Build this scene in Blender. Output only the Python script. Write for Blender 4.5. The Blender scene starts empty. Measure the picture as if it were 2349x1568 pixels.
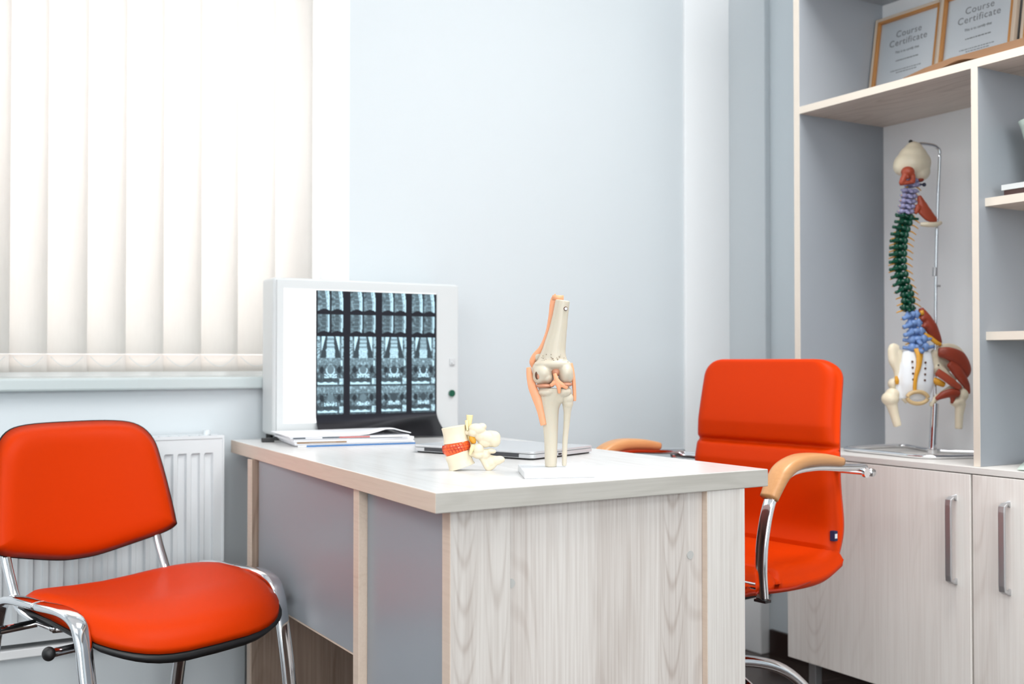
import bpy, bmesh, math, random
from mathutils import Vector, Matrix, noise
S = bpy.context.scene
COL = S.collection
R = math.radians
# ------------------------------------------------------------------ camera
cd = bpy.data.cameras.new('camera'); cam = bpy.data.objects.new('camera', cd); COL.objects.link(cam)
cam.location = (0, 0, .945); cam.rotation_euler = (R(90 + 1.0095), 0, R(-30.728))
cd.sensor_width = 36; cd.lens = 2497 / 2349 * 36; cd.clip_start = .05
cd.dof.use_dof = True; cd.dof.focus_distance = 1.98; cd.dof.aperture_fstop = 4.0
S.camera = cam
# ------------------------------------------------------------------ exposure, sky, lamps
S.view_settings.view_transform = 'Standard'; S.view_settings.look = 'None'
S.view_settings.gamma = 1; S.view_settings.use_curve_mapping = False
S.view_settings.exposure = 0.15
W = bpy.data.worlds.new('overcast_sky'); S.world = W; W.use_nodes = True
W.node_tree.nodes['Background'].inputs[0].default_value = (1.0, .985, .97, 1)
W.node_tree.nodes['Background'].inputs[1].default_value = 3.0

def area(name, loc, size, power, color=(1, 1, 1), rot=(0, 0, 0), sy=None):
    l = bpy.data.lights.new(name, 'AREA'); l.energy = power; l.color = color
    l.shape = 'RECTANGLE'; l.size = size; l.size_y = sy or size
    o = bpy.data.objects.new(name, l); COL.objects.link(o); o.location = loc; o.rotation_euler = rot
    return o
area('ceiling_lamp', (1.75, 1.12, 2.74), 1.0, 40, (1, .99, .97))
area('ceiling_lamp', (-1.5, .2, 2.74), 1.2, 30, (1, .99, .97))
area('ceiling_lamp', (.5, -1.0, 2.74), 1.2, 20, (1, .99, .97))
area('ceiling_lamp', (-1.4, -1.0, 2.74), 1.2, 18, (1, .99, .97))
# daylight through the window in the wall behind the camera
area('rear_window_daylight', (-.2, -2.42, 1.55), 2.6, 48, (.93, .97, 1), (R(90), 0, 0), 1.5)

# ------------------------------------------------------------------ materials
MATS = {}
def N(nt, t, **k):
    n = nt.nodes.new(t)
    for a, b in k.items():
        if a in n.inputs: n.inputs[a].default_value = b
        else: setattr(n, a, b)
    return n
def base(name):
    m = bpy.data.materials.new(name); m.use_nodes = True; nt = m.node_tree
    return m, nt, nt.nodes['Principled BSDF']
def srgb(r, g, b):
    f = lambda c: (c / 255 / 12.92) if c <= 10 else ((c / 255 + .055) / 1.055) ** 2.4
    return (f(r), f(g), f(b), 1)
def pm(name, c, rough=.5, metal=0, bump=0, bscale=200, coat=0, spec=.5, sss=0, vary=0, vscale=6, emit=0):
    m, nt, b = base(name)
    b.inputs['Base Color'].default_value = c; b.inputs['Roughness'].default_value = rough
    b.inputs['Metallic'].default_value = metal; b.inputs['Coat Weight'].default_value = coat
    b.inputs['Specular IOR Level'].default_value = spec
    if sss:
        b.inputs['Subsurface Weight'].default_value = sss; b.inputs['Subsurface Radius'].default_value = (.01, .006, .004)
        b.inputs['Subsurface Scale'].default_value = .5
    if emit:
        b.inputs['Emission Color'].default_value = c; b.inputs['Emission Strength'].default_value = emit
    tc = N(nt, 'ShaderNodeTexCoord')
    if vary:
        n = N(nt, 'ShaderNodeTexNoise', Scale=vscale, Detail=5.0); nt.links.new(tc.outputs['Object'], n.inputs['Vector'])
        x = N(nt, 'ShaderNodeMix', data_type='RGBA')
        x.inputs[6].default_value = tuple(v * (1 - vary) for v in c[:3]) + (1,); x.inputs[7].default_value = tuple(min(1, v * (1 + vary)) for v in c[:3]) + (1,)
        nt.links.new(n.outputs['Fac'], x.inputs[0]); nt.links.new(x.outputs[2], b.inputs['Base Color'])
    if bump:
        n = N(nt, 'ShaderNodeTexNoise', Scale=bscale, Detail=3.0); nt.links.new(tc.outputs['Object'], n.inputs['Vector'])
        bp = N(nt, 'ShaderNodeBump', Strength=bump, Distance=.001); nt.links.new(n.outputs['Fac'], bp.inputs['Height'])
        nt.links.new(bp.outputs['Normal'], b.inputs['Normal'])
    return m
def wood(name, light, dark, axis='z', rough=.45, stripe=7.0, contrast=1.0, off=0.0, plank=0.0):
    """laminate with grain running along one axis"""
    m, nt, b = base(name); b.inputs['Roughness'].default_value = rough
    L = nt.links.new
    tc = N(nt, 'ShaderNodeTexCoord'); mp = N(nt, 'ShaderNodeMapping'); L(tc.outputs['Object'], mp.inputs['Vector'])
    mp.inputs['Location'].default_value = (off, off * .7, off * 1.3)
    def stretch(k):
        s = N(nt, 'ShaderNodeMapping'); v = [1.0, 1.0, 1.0]; v['xyz'.index(axis)] = k
        s.inputs['Scale'].default_value = v; L(mp.outputs[0], s.inputs['Vector']); return s
    # broad planks of tone
    s1 = stretch(.06); n1 = N(nt, 'ShaderNodeTexNoise', Scale=stripe, Detail=2.0, Distortion=.2); L(s1.outputs[0], n1.inputs['Vector'])
    # fine fibres
    s2 = stretch(.02); n2 = N(nt, 'ShaderNodeTexNoise', Scale=220.0, Detail=4.0); L(s2.outputs[0], n2.inputs['Vector'])
    # cathedral figure: rings of a stretched distance field
    s3 = stretch(.14); n3 = N(nt, 'ShaderNodeTexNoise', Scale=7.0, Detail=1.0, Distortion=.6); L(s3.outputs[0], n3.inputs['Vector'])
    mul = N(nt, 'ShaderNodeMath', operation='MULTIPLY'); L(n3.outputs['Fac'], mul.inputs[0]); mul.inputs[1].default_value = 95
    sn = N(nt, 'ShaderNodeMath', operation='SINE'); L(mul.outputs[0], sn.inputs[0])
    pw = N(nt, 'ShaderNodeMapRange'); L(sn.outputs[0], pw.inputs[0]); pw.inputs[1].default_value = .35; pw.inputs[2].default_value = 1
    msk = N(nt, 'ShaderNodeMapRange'); L(n1.outputs['Fac'], msk.inputs[0]); msk.inputs[1].default_value = .42; msk.inputs[2].default_value = .6
    cat = N(nt, 'ShaderNodeMath', operation='MULTIPLY'); L(pw.outputs[0], cat.inputs[0]); L(msk.outputs[0], cat.inputs[1])
    r1 = N(nt, 'ShaderNodeMapRange'); L(n1.outputs['Fac'], r1.inputs[0]); r1.inputs[1].default_value = .35; r1.inputs[2].default_value = .68
    r2 = N(nt, 'ShaderNodeMapRange'); L(n2.outputs['Fac'], r2.inputs[0]); r2.inputs[1].default_value = .38; r2.inputs[2].default_value = .66
    def madd(a, k, c=None):
        q = N(nt, 'ShaderNodeMath', operation='MULTIPLY_ADD'); L(a, q.inputs[0]); q.inputs[1].default_value = k
        if c is None: q.inputs[2].default_value = 0
        else: L(c, q.inputs[2])
        return q.outputs[0]
    def M2(op, a, b_=None, c_=None):
        q = N(nt, 'ShaderNodeMath', operation=op)
        for i_, v in enumerate((a, b_, c_)):
            if v is None: continue
            if isinstance(v, (int, float)): q.inputs[i_].default_value = v
            else: L(v, q.inputs[i_])
        return q.outputs[0]
    if plank:                                   # glued-up planks, some with nested arches
        sp_ = N(nt, 'ShaderNodeSeparateXYZ'); L(mp.outputs[0], sp_.inputs[0])
        w = M2('MULTIPLY', M2('ADD', sp_.outputs[0], sp_.outputs[1]), plank)
        fl_ = M2('FLOOR', w); u = M2('SUBTRACT', M2('SUBTRACT', w, fl_), .5)
        wn = N(nt, 'ShaderNodeTexWhiteNoise', noise_dimensions='1D'); L(fl_, wn.inputs['W'])
        wn2 = N(nt, 'ShaderNodeTexWhiteNoise', noise_dimensions='1D'); L(M2('ADD', fl_, 31.7), wn2.inputs['W'])
        lown = N(nt, 'ShaderNodeTexNoise', Scale=5.0, Detail=2.0); s4 = stretch(.35); L(s4.outputs[0], lown.inputs['Vector'])
        uu = M2('ADD', u, M2('MULTIPLY', M2('SUBTRACT', lown.outputs['Fac'], .5), .35))
        par = M2('MULTIPLY', M2('MULTIPLY', uu, uu), 26.0)
        zz = M2('MULTIPLY', sp_.outputs[2], M2('MULTIPLY_ADD', wn2.outputs['Value'], 60.0, 12.0))
        ph = M2('ADD', M2('SUBTRACT', zz, par), M2('MULTIPLY', lown.outputs['Fac'], 14.0))
        ln = M2('POWER', M2('MULTIPLY_ADD', M2('SINE', M2('MULTIPLY', ph, 2.0)), .5, .5), 5.0)
        near = N(nt, 'ShaderNodeMapRange'); L(M2('ABSOLUTE', uu), near.inputs[0]); near.inputs[1].default_value = .42; near.inputs[2].default_value = .2
        sel = M2('GREATER_THAN', wn.outputs['Value'], .62)
        arch = M2('MULTIPLY', M2('MULTIPLY', ln, near.outputs[0]), sel)
        f = M2('ADD', M2('MULTIPLY', arch, .34 * contrast), M2('ADD', M2('MULTIPLY', r2.outputs[0], .30 * contrast), M2('ADD', M2('MULTIPLY', r1.outputs[0], .22 * contrast), M2('MULTIPLY', M2('SUBTRACT', wn.outputs['Value'], .25), .30 * contrast))))
        f = M2('ADD', f, M2('MULTIPLY', cat.outputs[0], .2 * contrast))
    else:
        f = madd(cat.outputs[0], .38 * contrast, madd(r2.outputs[0], .34 * contrast, madd(r1.outputs[0], .34 * contrast)))
    x = N(nt, 'ShaderNodeMix', data_type='RGBA', clamp_factor=True); L(f, x.inputs[0])
    x.inputs[6].default_value = light; x.inputs[7].default_value = dark; L(x.outputs[2], b.inputs['Base Color'])
    bp = N(nt, 'ShaderNodeBump', Strength=.25, Distance=.0006); L(n2.outputs['Fac'], bp.inputs['Height']); L(bp.outputs['Normal'], b.inputs['Normal'])
    return m
WL, WD = srgb(220, 216, 211), srgb(168, 156, 148)
M_wz = wood('pale_laminate_upright_grain', WL, WD, 'z', contrast=.85)
M_wz2 = wood('pale_laminate_upright_grain_door', srgb(246, 242, 237), srgb(200, 187, 178), 'z', contrast=.6, plank=9, off=3.3, stripe=5)
M_wy = wood('pale_laminate_grain_along_depth', srgb(228, 228, 227), srgb(204, 199, 197), 'y', rough=.24, contrast=.6)
M_wye = wood('pale_laminate_shelf', srgb(226, 214, 202), srgb(172, 154, 140), 'y', contrast=.7, off=1.7)
M_wx = wood('pale_laminate_grain_along_width', WL, WD, 'x', contrast=.6, off=5.1)
M_edge = pm('cream_edge_band', srgb(226, 216, 203), .5)
M_edge_tan = wood('beige_edge_band', srgb(222, 203, 186), srgb(200, 178, 160), 'y', contrast=.6)
M_grey = pm('blue_grey_laminate', srgb(152, 158, 165), .33)
M_wall = pm('pale_blue_grey_paint', srgb(210, 217, 221), .75, bump=.05, bscale=90)
M_wallr = pm('grey_blue_paint', srgb(216, 225, 230), .75, bump=.05, bscale=90)
M_white = pm('white_paint', srgb(247, 249, 250), .5)
M_gloss = pm('white_plastic', srgb(208, 212, 213), .35)
M_sill = pm('sill_laminate', srgb(192, 202, 203), .3)
M_rad = pm('white_enamel', srgb(226, 231, 234), .3)
M_floor = pm('dark_brown_tile', srgb(70, 54, 48), .28, vary=.25, vscale=5)
M_skirt = pm('dark_brown_skirting_tile', srgb(52, 38, 34), .3)
M_chrome = pm('chrome', (.82, .83, .85, 1), .09, 1)
M_satin = pm('satin_metal', (.55, .55, .56, 1), .42, .85)
M_black = pm('black_plastic', (.012, .012, .013, 1), .45)
M_orange = pm('orange_leatherette', (.62, .038, .0, 1), .45, bump=.25, bscale=900, spec=.1)
M_seam = pm('dark_orange_seam', srgb(170, 40, 6), .5)
M_beech = wood('beech_armrest', srgb(206, 152, 102), srgb(178, 122, 74), 'y', rough=.35, contrast=.5)
M_bone = pm('ivory_plastic_bone', srgb(206, 197, 179), .36, bump=.12, bscale=160, sss=.25, vary=.03)
M_bone2 = pm('cream_plastic_bone', srgb(228, 217, 193), .4, sss=.2, vary=.05, vscale=25)
M_lig = pm('peach_rubber_ligament', srgb(236, 166, 124), .4, sss=.1)
M_lig2 = pm('rosy_rubber_meniscus', srgb(200, 140, 112), .4)
M_disc = pm('orange_clear_disc', srgb(240, 96, 34), .2, coat=.4, sss=.2)
M_dline = pm('rust_disc_fibre', srgb(190, 50, 20), .35)
M_nerve = pm('mustard_nerve', srgb(222, 160, 48), .4)
M_cord = pm('pale_yellow_cord', srgb(232, 218, 168), .4)
M_lav = pm('lavender_vertebra', srgb(150, 148, 184), .35, vary=.15, vscale=60)
M_green = pm('green_vertebra', srgb(4, 70, 50), .3, vary=.3, vscale=60)
M_blue = pm('blue_vertebra', srgb(120, 152, 205), .35, vary=.15, vscale=50)
M_navy = pm('navy_cap', srgb(36, 40, 66), .4)
M_sac = pm('ice_white_sacrum', srgb(238, 242, 246), .35)
M_musc = pm('brick_red_muscle', srgb(150, 58, 36), .42, vary=.2, vscale=40)
M_musc2 = pm('orange_red_muscle', srgb(172, 74, 48), .42, vary=.15, vscale=40)
M_tan = pm('tan_cartilage', srgb(206, 178, 132), .4)
M_hole = pm('dark_brown_hollow', srgb(96, 60, 40), .6)
M_alu = pm('brushed_aluminium', (.60, .62, .64, 1), .38, .45)
M_paper = pm('white_paper', srgb(240, 241, 245), .6)
M_blueb = pm('blue_booklet_cover', srgb(30, 112, 180), .4)
M_brownb = pm('brown_booklet_spine', srgb(150, 118, 84), .5)
M_slate = pm('slate_magazine_cover', srgb(62, 78, 92), .35)
M_redb = pm('red_cover_patch', srgb(190, 70, 64), .4)
M_kraft = pm('kraft_paper', srgb(142, 106, 76), .55, vary=.1, vscale=8)
M_gold = pm('copper_gold_frame', srgb(206, 146, 86), .3, .35)
M_frame2 = pm('beige_frame', srgb(206, 190, 172), .4)
M_ink = pm('grey_ink', srgb(150, 152, 156), .7)
M_ink2 = pm('dark_ink', srgb(110, 112, 116), .7)
M_cert = pm('certificate_paper', srgb(238, 242, 246), .5)
M_bk = pm('dark_maroon_book', srgb(66, 34, 30), .4)
M_jade = pm('pale_green_china', srgb(206, 222, 212), .25)
M_flower = pm('orange_petal', srgb(240, 110, 40), .5)
M_button = pm('green_push_button', srgb(14, 86, 66), .25, coat=.5)
M_lit = None
def emis(name, c, s):
    m = bpy.data.materials.new(name); m.use_nodes = True; nt = m.node_tree; nt.nodes.clear()
    e = N(nt, 'ShaderNodeEmission'); e.inputs[0].default_value = c; e.inputs[1].default_value = s
    o = N(nt, 'ShaderNodeOutputMaterial'); nt.links.new(e.outputs[0], o.inputs[0]); return m
M_lit = emis('lit_viewer_panel', (.97, 1, 1, 1), 1.25)
def glassm(name, tint=(1, 1, 1, 1), gl=.08):
    m = bpy.data.materials.new(name); m.use_nodes = True; nt = m.node_tree; nt.nodes.clear()
    t = N(nt, 'ShaderNodeBsdfTransparent'); t.inputs[0].default_value = tint
    g = N(nt, 'ShaderNodeBsdfGlossy'); g.inputs['Roughness'].default_value = .02
    f = N(nt, 'ShaderNodeFresnel'); f.inputs[0].default_value = 1.5
    mx = N(nt, 'ShaderNodeMixShader'); o = N(nt, 'ShaderNodeOutputMaterial')
    nt.links.new(f.outputs[0], mx.inputs[0]); nt.links.new(t.outputs[0], mx.inputs[1]); nt.links.new(g.outputs[0], mx.inputs[2]); nt.links.new(mx.outputs[0], o.inputs[0])
    return m
M_glass = glassm('clear_glass')
def fabric(name, c, tr):
    m = bpy.data.materials.new(name); m.use_nodes = True; nt = m.node_tree; nt.nodes.clear()
    tc = N(nt, 'ShaderNodeTexCoord')
    n = N(nt, 'ShaderNodeTexNoise', Scale=160.0, Detail=3.0); mp = N(nt, 'ShaderNodeMapping'); mp.inputs['Scale'].default_value = (1, 1, .12)
    nt.links.new(tc.outputs['Object'], mp.inputs[0]); nt.links.new(mp.outputs[0], n.inputs['Vector'])
    x = N(nt, 'ShaderNodeMix', data_type='RGBA'); nt.links.new(n.outputs['Fac'], x.inputs[0])
    x.inputs[6].default_value = tuple(v * .95 for v in c[:3]) + (1,); x.inputs[7].default_value = c
    d = N(nt, 'ShaderNodeBsdfDiffuse'); t = N(nt, 'ShaderNodeBsdfTranslucent')
    nt.links.new(x.outputs[2], d.inputs[0]); nt.links.new(x.outputs[2], t.inputs[0])
    mx = N(nt, 'ShaderNodeMixShader'); mx.inputs[0].default_value = tr; o = N(nt, 'ShaderNodeOutputMaterial')
    nt.links.new(d.outputs[0], mx.inputs[1]); nt.links.new(t.outputs[0], mx.inputs[2]); nt.links.new(mx.outputs[0], o.inputs[0])
    return m
M_blind = fabric('ivory_blind_fabric', (.97, .945, .92, 1), .5)
M_hem = fabric('ivory_blind_hem', (.88, .83, .79, 1), .3)

# ------------------------------------------------------------------ mesh helpers
def bm_new(): return bmesh.new()
def T(v, M): return (M @ Vector(v)) if M is not None else Vector(v)
def box(bm, x0, x1, y0, y1, z0, z1, M=None):
    vs = [bm.verts.new(T((x, y, z), M)) for x in (x0, x1) for y in (y0, y1) for z in (z0, z1)]
    for f in ((0, 1, 3, 2), (4, 6, 7, 5), (0, 4, 5, 1), (2, 3, 7, 6), (0, 2, 6, 4), (1, 5, 7, 3)):
        bm.faces.new([vs[i] for i in f])
    return bm
def quad(bm, *P):
    bm.faces.new([bm.verts.new(p) for p in P]); return bm
def prism(bm, pts, z0, z1, M=None):
    a = [bm.verts.new(T((x, y, z0), M)) for x, y in pts]; b = [bm.verts.new(T((x, y, z1), M)) for x, y in pts]
    n = len(pts); bm.faces.new(a[::-1]); bm.faces.new(b)
    for i in range(n): bm.faces.new((a[i], a[(i + 1) % n], b[(i + 1) % n], b[i]))
    return bm
def spline(P, k=6, closed=False):
    P = [Vector(p) for p in P]; out = []; n = len(P)
    if n < 3: return P
    rng = range(n if closed else n - 1)
    for i in rng:
        if closed: a, b, c, d = P[(i - 1) % n], P[i], P[(i + 1) % n], P[(i + 2) % n]
        else: a, b, c, d = P[max(i - 1, 0)], P[i], P[i + 1], P[min(i + 2, n - 1)]
        for j in range(k):
            t = j / k
            out.append(.5 * ((2 * b) + (c - a) * t + (2 * a - 5 * b + 4 * c - d) * t * t + (3 * b - 3 * c + d - a) * t ** 3))
    if not closed: out.append(P[-1])
    return out
def lerp_list(L, n):
    out = []
    for i in range(n):
        t = i / (n - 1) * (len(L) - 1); a = int(t); b = min(a + 1, len(L) - 1); f = t - a
        out.append(tuple(L[a][q] * (1 - f) + L[b][q] * f for q in range(len(L[a]))))
    return out
def sweep(bm, P, r=.01, rh=None, k=6, seg=12, closed=False, ref=(0, 0, 1), smooth=True, radii=None, sq=2.0, cap=True):
    """tube along P; half-size r across, rh along ref; radii = list of (r, rh); sq = superellipse power"""
    pts = spline(P, k, closed) if smooth else [Vector(p) for p in P]
    n = len(pts); ref = Vector(ref).normalized()
    rr = lerp_list(radii, n) if radii else [(r, rh if rh else r)] * n
    rings = []
    for i, p in enumerate(pts):
        if closed: t = pts[(i + 1) % n] - pts[i - 1]
        else: t = pts[min(i + 1, n - 1)] - pts[max(i - 1, 0)]
        t.normalize()
        s = t.cross(ref)
        if s.length < 1e-3: s = t.cross(Vector((1, 0, 0)))
        if s.length < 1e-3: s = t.cross(Vector((0, 1, 0)))
        s.normalize(); u = s.cross(t).normalized()
        ring = []
        for j in range(seg):
            a = 2 * math.pi * j / seg; c, d = math.cos(a), math.sin(a)
            cx = math.copysign(abs(c) ** (2 / sq), c); dx = math.copysign(abs(d) ** (2 / sq), d)
            ring.append(bm.verts.new(p + s * (cx * rr[i][0]) + u * (dx * rr[i][1])))
        rings.append(ring)
    m = n if closed else n - 1
    for i in range(m):
        A, B = rings[i], rings[(i + 1) % n]
        for j in range(seg): bm.faces.new((A[j], A[(j + 1) % seg], B[(j + 1) % seg], B[j]))
    if not closed and cap:
        bm.faces.new(rings[0][::-1]); bm.faces.new(rings[-1])
    return bm
def ball(bm, c, r, M=None, seg=20):
    if not isinstance(r, (tuple, list)): r = (r, r, r)
    mt = Matrix.Translation(c)
    if M is not None: mt = mt @ M
    bmesh.ops.create_uvsphere(bm, u_segments=seg, v_segments=seg // 2 + 2, radius=1, matrix=mt @ Matrix.Diagonal((r[0], r[1], r[2], 1)))
    return bm
def cyl(bm, a, b, r, r2=None, seg=24):
    a, b = Vector(a), Vector(b); d = b - a
    M = Matrix.Translation((a + b) / 2) @ d.to_track_quat('Z', 'Y').to_matrix().to_4x4()
    bmesh.ops.create_cone(bm, cap_ends=True, segments=seg, radius1=r, radius2=r if r2 is None else r2, depth=d.length, matrix=M)
    return bm
def obj(name, bm, mat, parent=None, smooth=False, bevel=0, seg=2, loc=None):
    bmesh.ops.recalc_face_normals(bm, faces=bm.faces[:])
    me = bpy.data.meshes.new(name); bm.to_mesh(me); bm.free()
    if mat: me.materials.append(mat)
    o = bpy.data.objects.new(name, me); COL.objects.link(o)
    if parent: o.parent = parent
    if loc: o.location = loc
    if smooth:
        for p in me.polygons: p.use_smooth = True
    if bevel:
        b = o.modifiers.new('bevel', 'BEVEL'); b.width = bevel; b.segments = seg; b.limit_method = 'ANGLE'; b.angle_limit = R(40)
        if smooth is False:
            for p in me.polygons: p.use_smooth = False
    return o
def organic(name, bm, mat, parent, voxel=.0018, sm=3, smf=.6, dec=None):
    o = obj(name, bm, mat, parent, smooth=True)
    m = o.modifiers.new('merge', 'REMESH'); m.mode = 'VOXEL'; m.voxel_size = voxel; m.use_smooth_shade = True
    if sm:
        s = o.modifiers.new('soften', 'SMOOTH'); s.iterations = sm; s.factor = smf
    return o
def empty(name, loc, rz=0, label=None, cat=None, group=None, rot=None):
    o = bpy.data.objects.new(name, None); COL.objects.link(o); o.location = loc; o.rotation_euler = rot or (0, 0, rz)
    o.empty_display_size = .05
    return tag(o, label, cat, group)
def tag(o, label=None, cat=None, group=None, kind=None):
    if label: o['label'] = label
    if cat: o['category'] = cat
    if group: o['group'] = group
    if kind: o['kind'] = kind
    return o
def struct(name, bm, mat, parent=None, **k):
    o = obj(name, bm, mat, parent, **k)
    if not parent: o['kind'] = 'structure'
    return o

# ------------------------------------------------------------------ room shell
XL, XR, YB, YW, ZC = -2.3, 2.53, -2.5, 2.79, 2.8
bm = box(bm_new(), XL - .1, XR + .1, YB - .1, YW + .45, -.1, 0); struct('floor', bm, None)
fl = bpy.data.objects['floor']
m, nt, b = base('brown_floor_tiles'); b.inputs['Roughness'].default_value = .22
tc = N(nt, 'ShaderNodeTexCoord'); br = N(nt, 'ShaderNodeTexBrick')
br.offset = 0; br.inputs['Scale'].default_value = 1; br.inputs['Brick Width'].default_value = .33; br.inputs['Row Height'].default_value = .33
br.inputs['Mortar Size'].default_value = .004; br.inputs['Color1'].default_value = srgb(66, 52, 47); br.inputs['Color2'].default_value = srgb(58, 45, 41); br.inputs['Mortar'].default_value = srgb(90, 76, 70)
nt.links.new(tc.outputs['Object'], br.inputs['Vector']); nt.links.new(br.outputs['Color'], b.inputs['Base Color']); fl.data.materials.append(m)
struct('ceiling', box(bm_new(), XL - .1, XR + .1, YB - .1, YW + .45, ZC, ZC + .1), M_white)
# window wall: opening x from -1.6 to 1.137, z from .88 to 2.45
bm = bm_new()
box(bm, XL - .1, XR + .1, YW, YW + .4, 0, .874)
box(bm, XL - .1, -1.6, YW, YW + .4, .874, ZC)
box(bm, 1.137, XR + .1, YW, YW + .4, .874, ZC)
box(bm, -1.6, 1.137, YW, YW + .4, 2.45, ZC)
struct('wall_window', bm, M_wall)
struct('trim_1', box(bm_new(), 1.134, 1.1375, YW - .002, YW + .39, .905, 2.45), M_white)      # white reveal lining
struct('wall_right', box(bm_new(), XR, XR + .1, YB, YW, 0, ZC), M_wallr)
struct('wall_left', box(bm_new(), XL - .1, XL, YB, YW, 0, ZC), M_wall)
bm = bm_new()
box(bm, XL, XR, YB - .1, YB, 0, .8); box(bm, XL, XR, YB - .1, YB, 2.3, ZC)
box(bm, XL, -1.5, YB - .1, YB, .8, 2.3); box(bm, 1.1, XR, YB - .1, YB, .8, 2.3)
struct('wall_back', bm, M_wall)
bm = bm_new()
for x in (-1.5, -.65, .2, 1.05): box(bm, x, x + .05, YB - .08, YB - .02, .8, 2.3)
for z in (.8, 2.25): box(bm, -1.5, 1.1, YB - .08, YB - .02, z, z + .05)
w2 = struct('window_2', bm, M_white)
struct('window_pane', quad(bm_new(), (-1.5, YB - .05, .8), (1.1, YB - .05, .8), (1.1, YB - .05, 2.3), (-1.5, YB - .05, 2.3)), M_glass, w2)
# pilaster in the corner and the boxed pipe at its foot
struct('trim_2', box(bm_new(), 2.315, 2.507, YW - .012, YW, 0, ZC), M_white, bevel=.002)
struct('trim_3', box(bm_new(), 2.507, XR, 2.61, YW, .19, ZC), M_wall, bevel=.002)
struct('trim_4', box(bm_new(), 2.49, XR, 2.62, YW - .012, 0, .19), M_white, bevel=.003)
struct('baseboard_right', box(bm_new(), XR - .012, XR, YB, 2.61, 0, .08), M_skirt)
struct('baseboard_window', box(bm_new(), XL, 2.49, YW - .012, YW, 0, .08), M_skirt)
# pipe casing under the radiator, white lip on top
struct('trim_5', box(bm_new(), XL, .83, 2.715, YW, 0, .272), M_wall)
struct('trim_6', box(bm_new(), XL, .84, 2.70, YW - .001, .272, .292), M_white, bevel=.002)
# window frame + glass
bm = bm_new(); y0, y1 = YW + .30, YW + .36
for x in (-1.6, -.71, .18, 1.069): box(bm, x, x + .065, y0, y1, .885, 2.45)
for z in (.885, 2.385): box(bm, -1.6, 1.134, y0, y1, z, z + .065)
w1 = struct('window_1', bm, M_white, bevel=.004)
struct('window_pane', quad(bm_new(), (-1.6, y0 + .02, .9), (1.134, y0 + .02, .9), (1.134, y0 + .02, 2.44), (-1.6, y0 + .02, 2.44)), M_glass, w1)
sill = struct('window_sill', box(bm_new(), -1.7, 1.19, YW - .035, YW + .34, .874, .905), M_sill, w1, bevel=.006, seg=3)

# ------------------------------------------------------------------ vertical blind
vb = empty('vertical_blind', (0, 3.04, .917), 0, 'ivory vertical fabric blind hanging in front of the bright window', 'blind')
obj('head_rail', box(bm_new(), -1.58, 1.12, -.02, .02, 1.50, 1.53), M_white, vb)
edges = [1.118, 1.007, .899, .797, .695, .597, .500, .403, .314, .21, .11, .01, -.09]
first = None
for i in range(len(edges) - 1):
    x1, x0 = edges[i], edges[i + 1]
    wdt = .111; tilt = .02
    bm = bm_new()
    # slat: slightly curved strip, right edge nearer to the room, overlapping the neighbour behind it
    nn = 8; xs = [(-wdt / 2 + wdt * j / nn) for j in range(nn + 1)]
    rows = [[], []]
    for j, x in enumerate(xs):
        yy = -tilt * (x / (wdt / 2)) + .003 * math.cos(x / wdt * math.pi)
        for q, z in enumerate((.047, 1.50)): rows[q].append(bm.verts.new((x, yy, z)))
    for j in range(nn): bm.faces.new((rows[0][j], rows[0][j + 1], rows[1][j + 1], rows[1][j]))
    so = obj('slat', bm, M_blind, vb, smooth=True, loc=(x1 - wdt / 2, 0, 0))
    sol = so.modifiers.new('thick', 'SOLIDIFY'); sol.thickness = .0006
    bm = bm_new(); rows = [[], []]
    for j, x in enumerate(xs):
        yy = -tilt * (x / (wdt / 2)) + .003 * math.cos(x / wdt * math.pi)
        for q, z in enumerate((0, .0465)): rows[q].append(bm.verts.new((x, yy, z)))
    for j in range(nn): bm.faces.new((rows[0][j], rows[0][j + 1], rows[1][j + 1], rows[1][j]))
    h = obj('hem_weight', bm, M_hem, so, smooth=True)
    s2 = h.modifiers.new('thick', 'SOLIDIFY'); s2.thickness = .003; s2.offset = 0
    if i:
        bm = bm_new(); a, c = x1 - .01, x0 + .008
        P = [(a + (c - a) * t, -.024, .040 - .026 * math.sin(math.pi * t)) for t in [q / 8 for q in range(9)]]
        sweep(bm, P, .0009, seg=6, k=2); obj('link_chain', bm, M_gloss, vb, smooth=True)

# ------------------------------------------------------------------ radiator
rad = empty('radiator', (.27, 2.735, .305), 0, 'white ribbed panel radiator on the wall under the window sill', 'radiator')
def rad_panel(x0, x1, h, yf, pitch=.0323):
    bm = bm_new(); n = int((x1 - x0 - .02) / pitch); rem = (x1 - x0 - n * pitch) / 2
    prof = [x0]; lev = [0]
    for i in range(n):
        a = x0 + rem + i * pitch
        for fx, l in ((.26, 0), (.36, 1), (.86, 1), (.96, 0)): prof.append(a + fx * pitch); lev.append(l)
    prof.append(x1); lev.append(0)
    zs = [(0, 0), (.034, 0), (.040, 1), (h - .042, 1), (h - .038, 0), (h, 0)]
    grid = []
    for z, on in zs: grid.append([bm.verts.new((x, yf + (.008 * l if on else 0), z)) for x, l in zip(prof, lev)])
    for i in range(len(zs) - 1):
        for j in range(len(prof) - 1): bm.faces.new((grid[i][j], grid[i][j + 1], grid[i + 1][j + 1], grid[i + 1][j]))
    return bm
RW = .497
fp = obj('heating_panel', rad_panel(-1.0, RW, .452, -.035), M_rad, rad); s = fp.modifiers.new('t', 'SOLIDIFY'); s.thickness = .012; s.offset = -1
bp_ = obj('heating_panel', rad_panel(-1.0, RW, .452, .02), M_rad, rad); s = bp_.modifiers.new('t', 'SOLIDIFY'); s.thickness = .01; s.offset = -1
obj('side_cover', box(bm_new(), RW, RW + .004, -.037, .045, 0, .456), M_rad, rad)
bm = bm_new()
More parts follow.
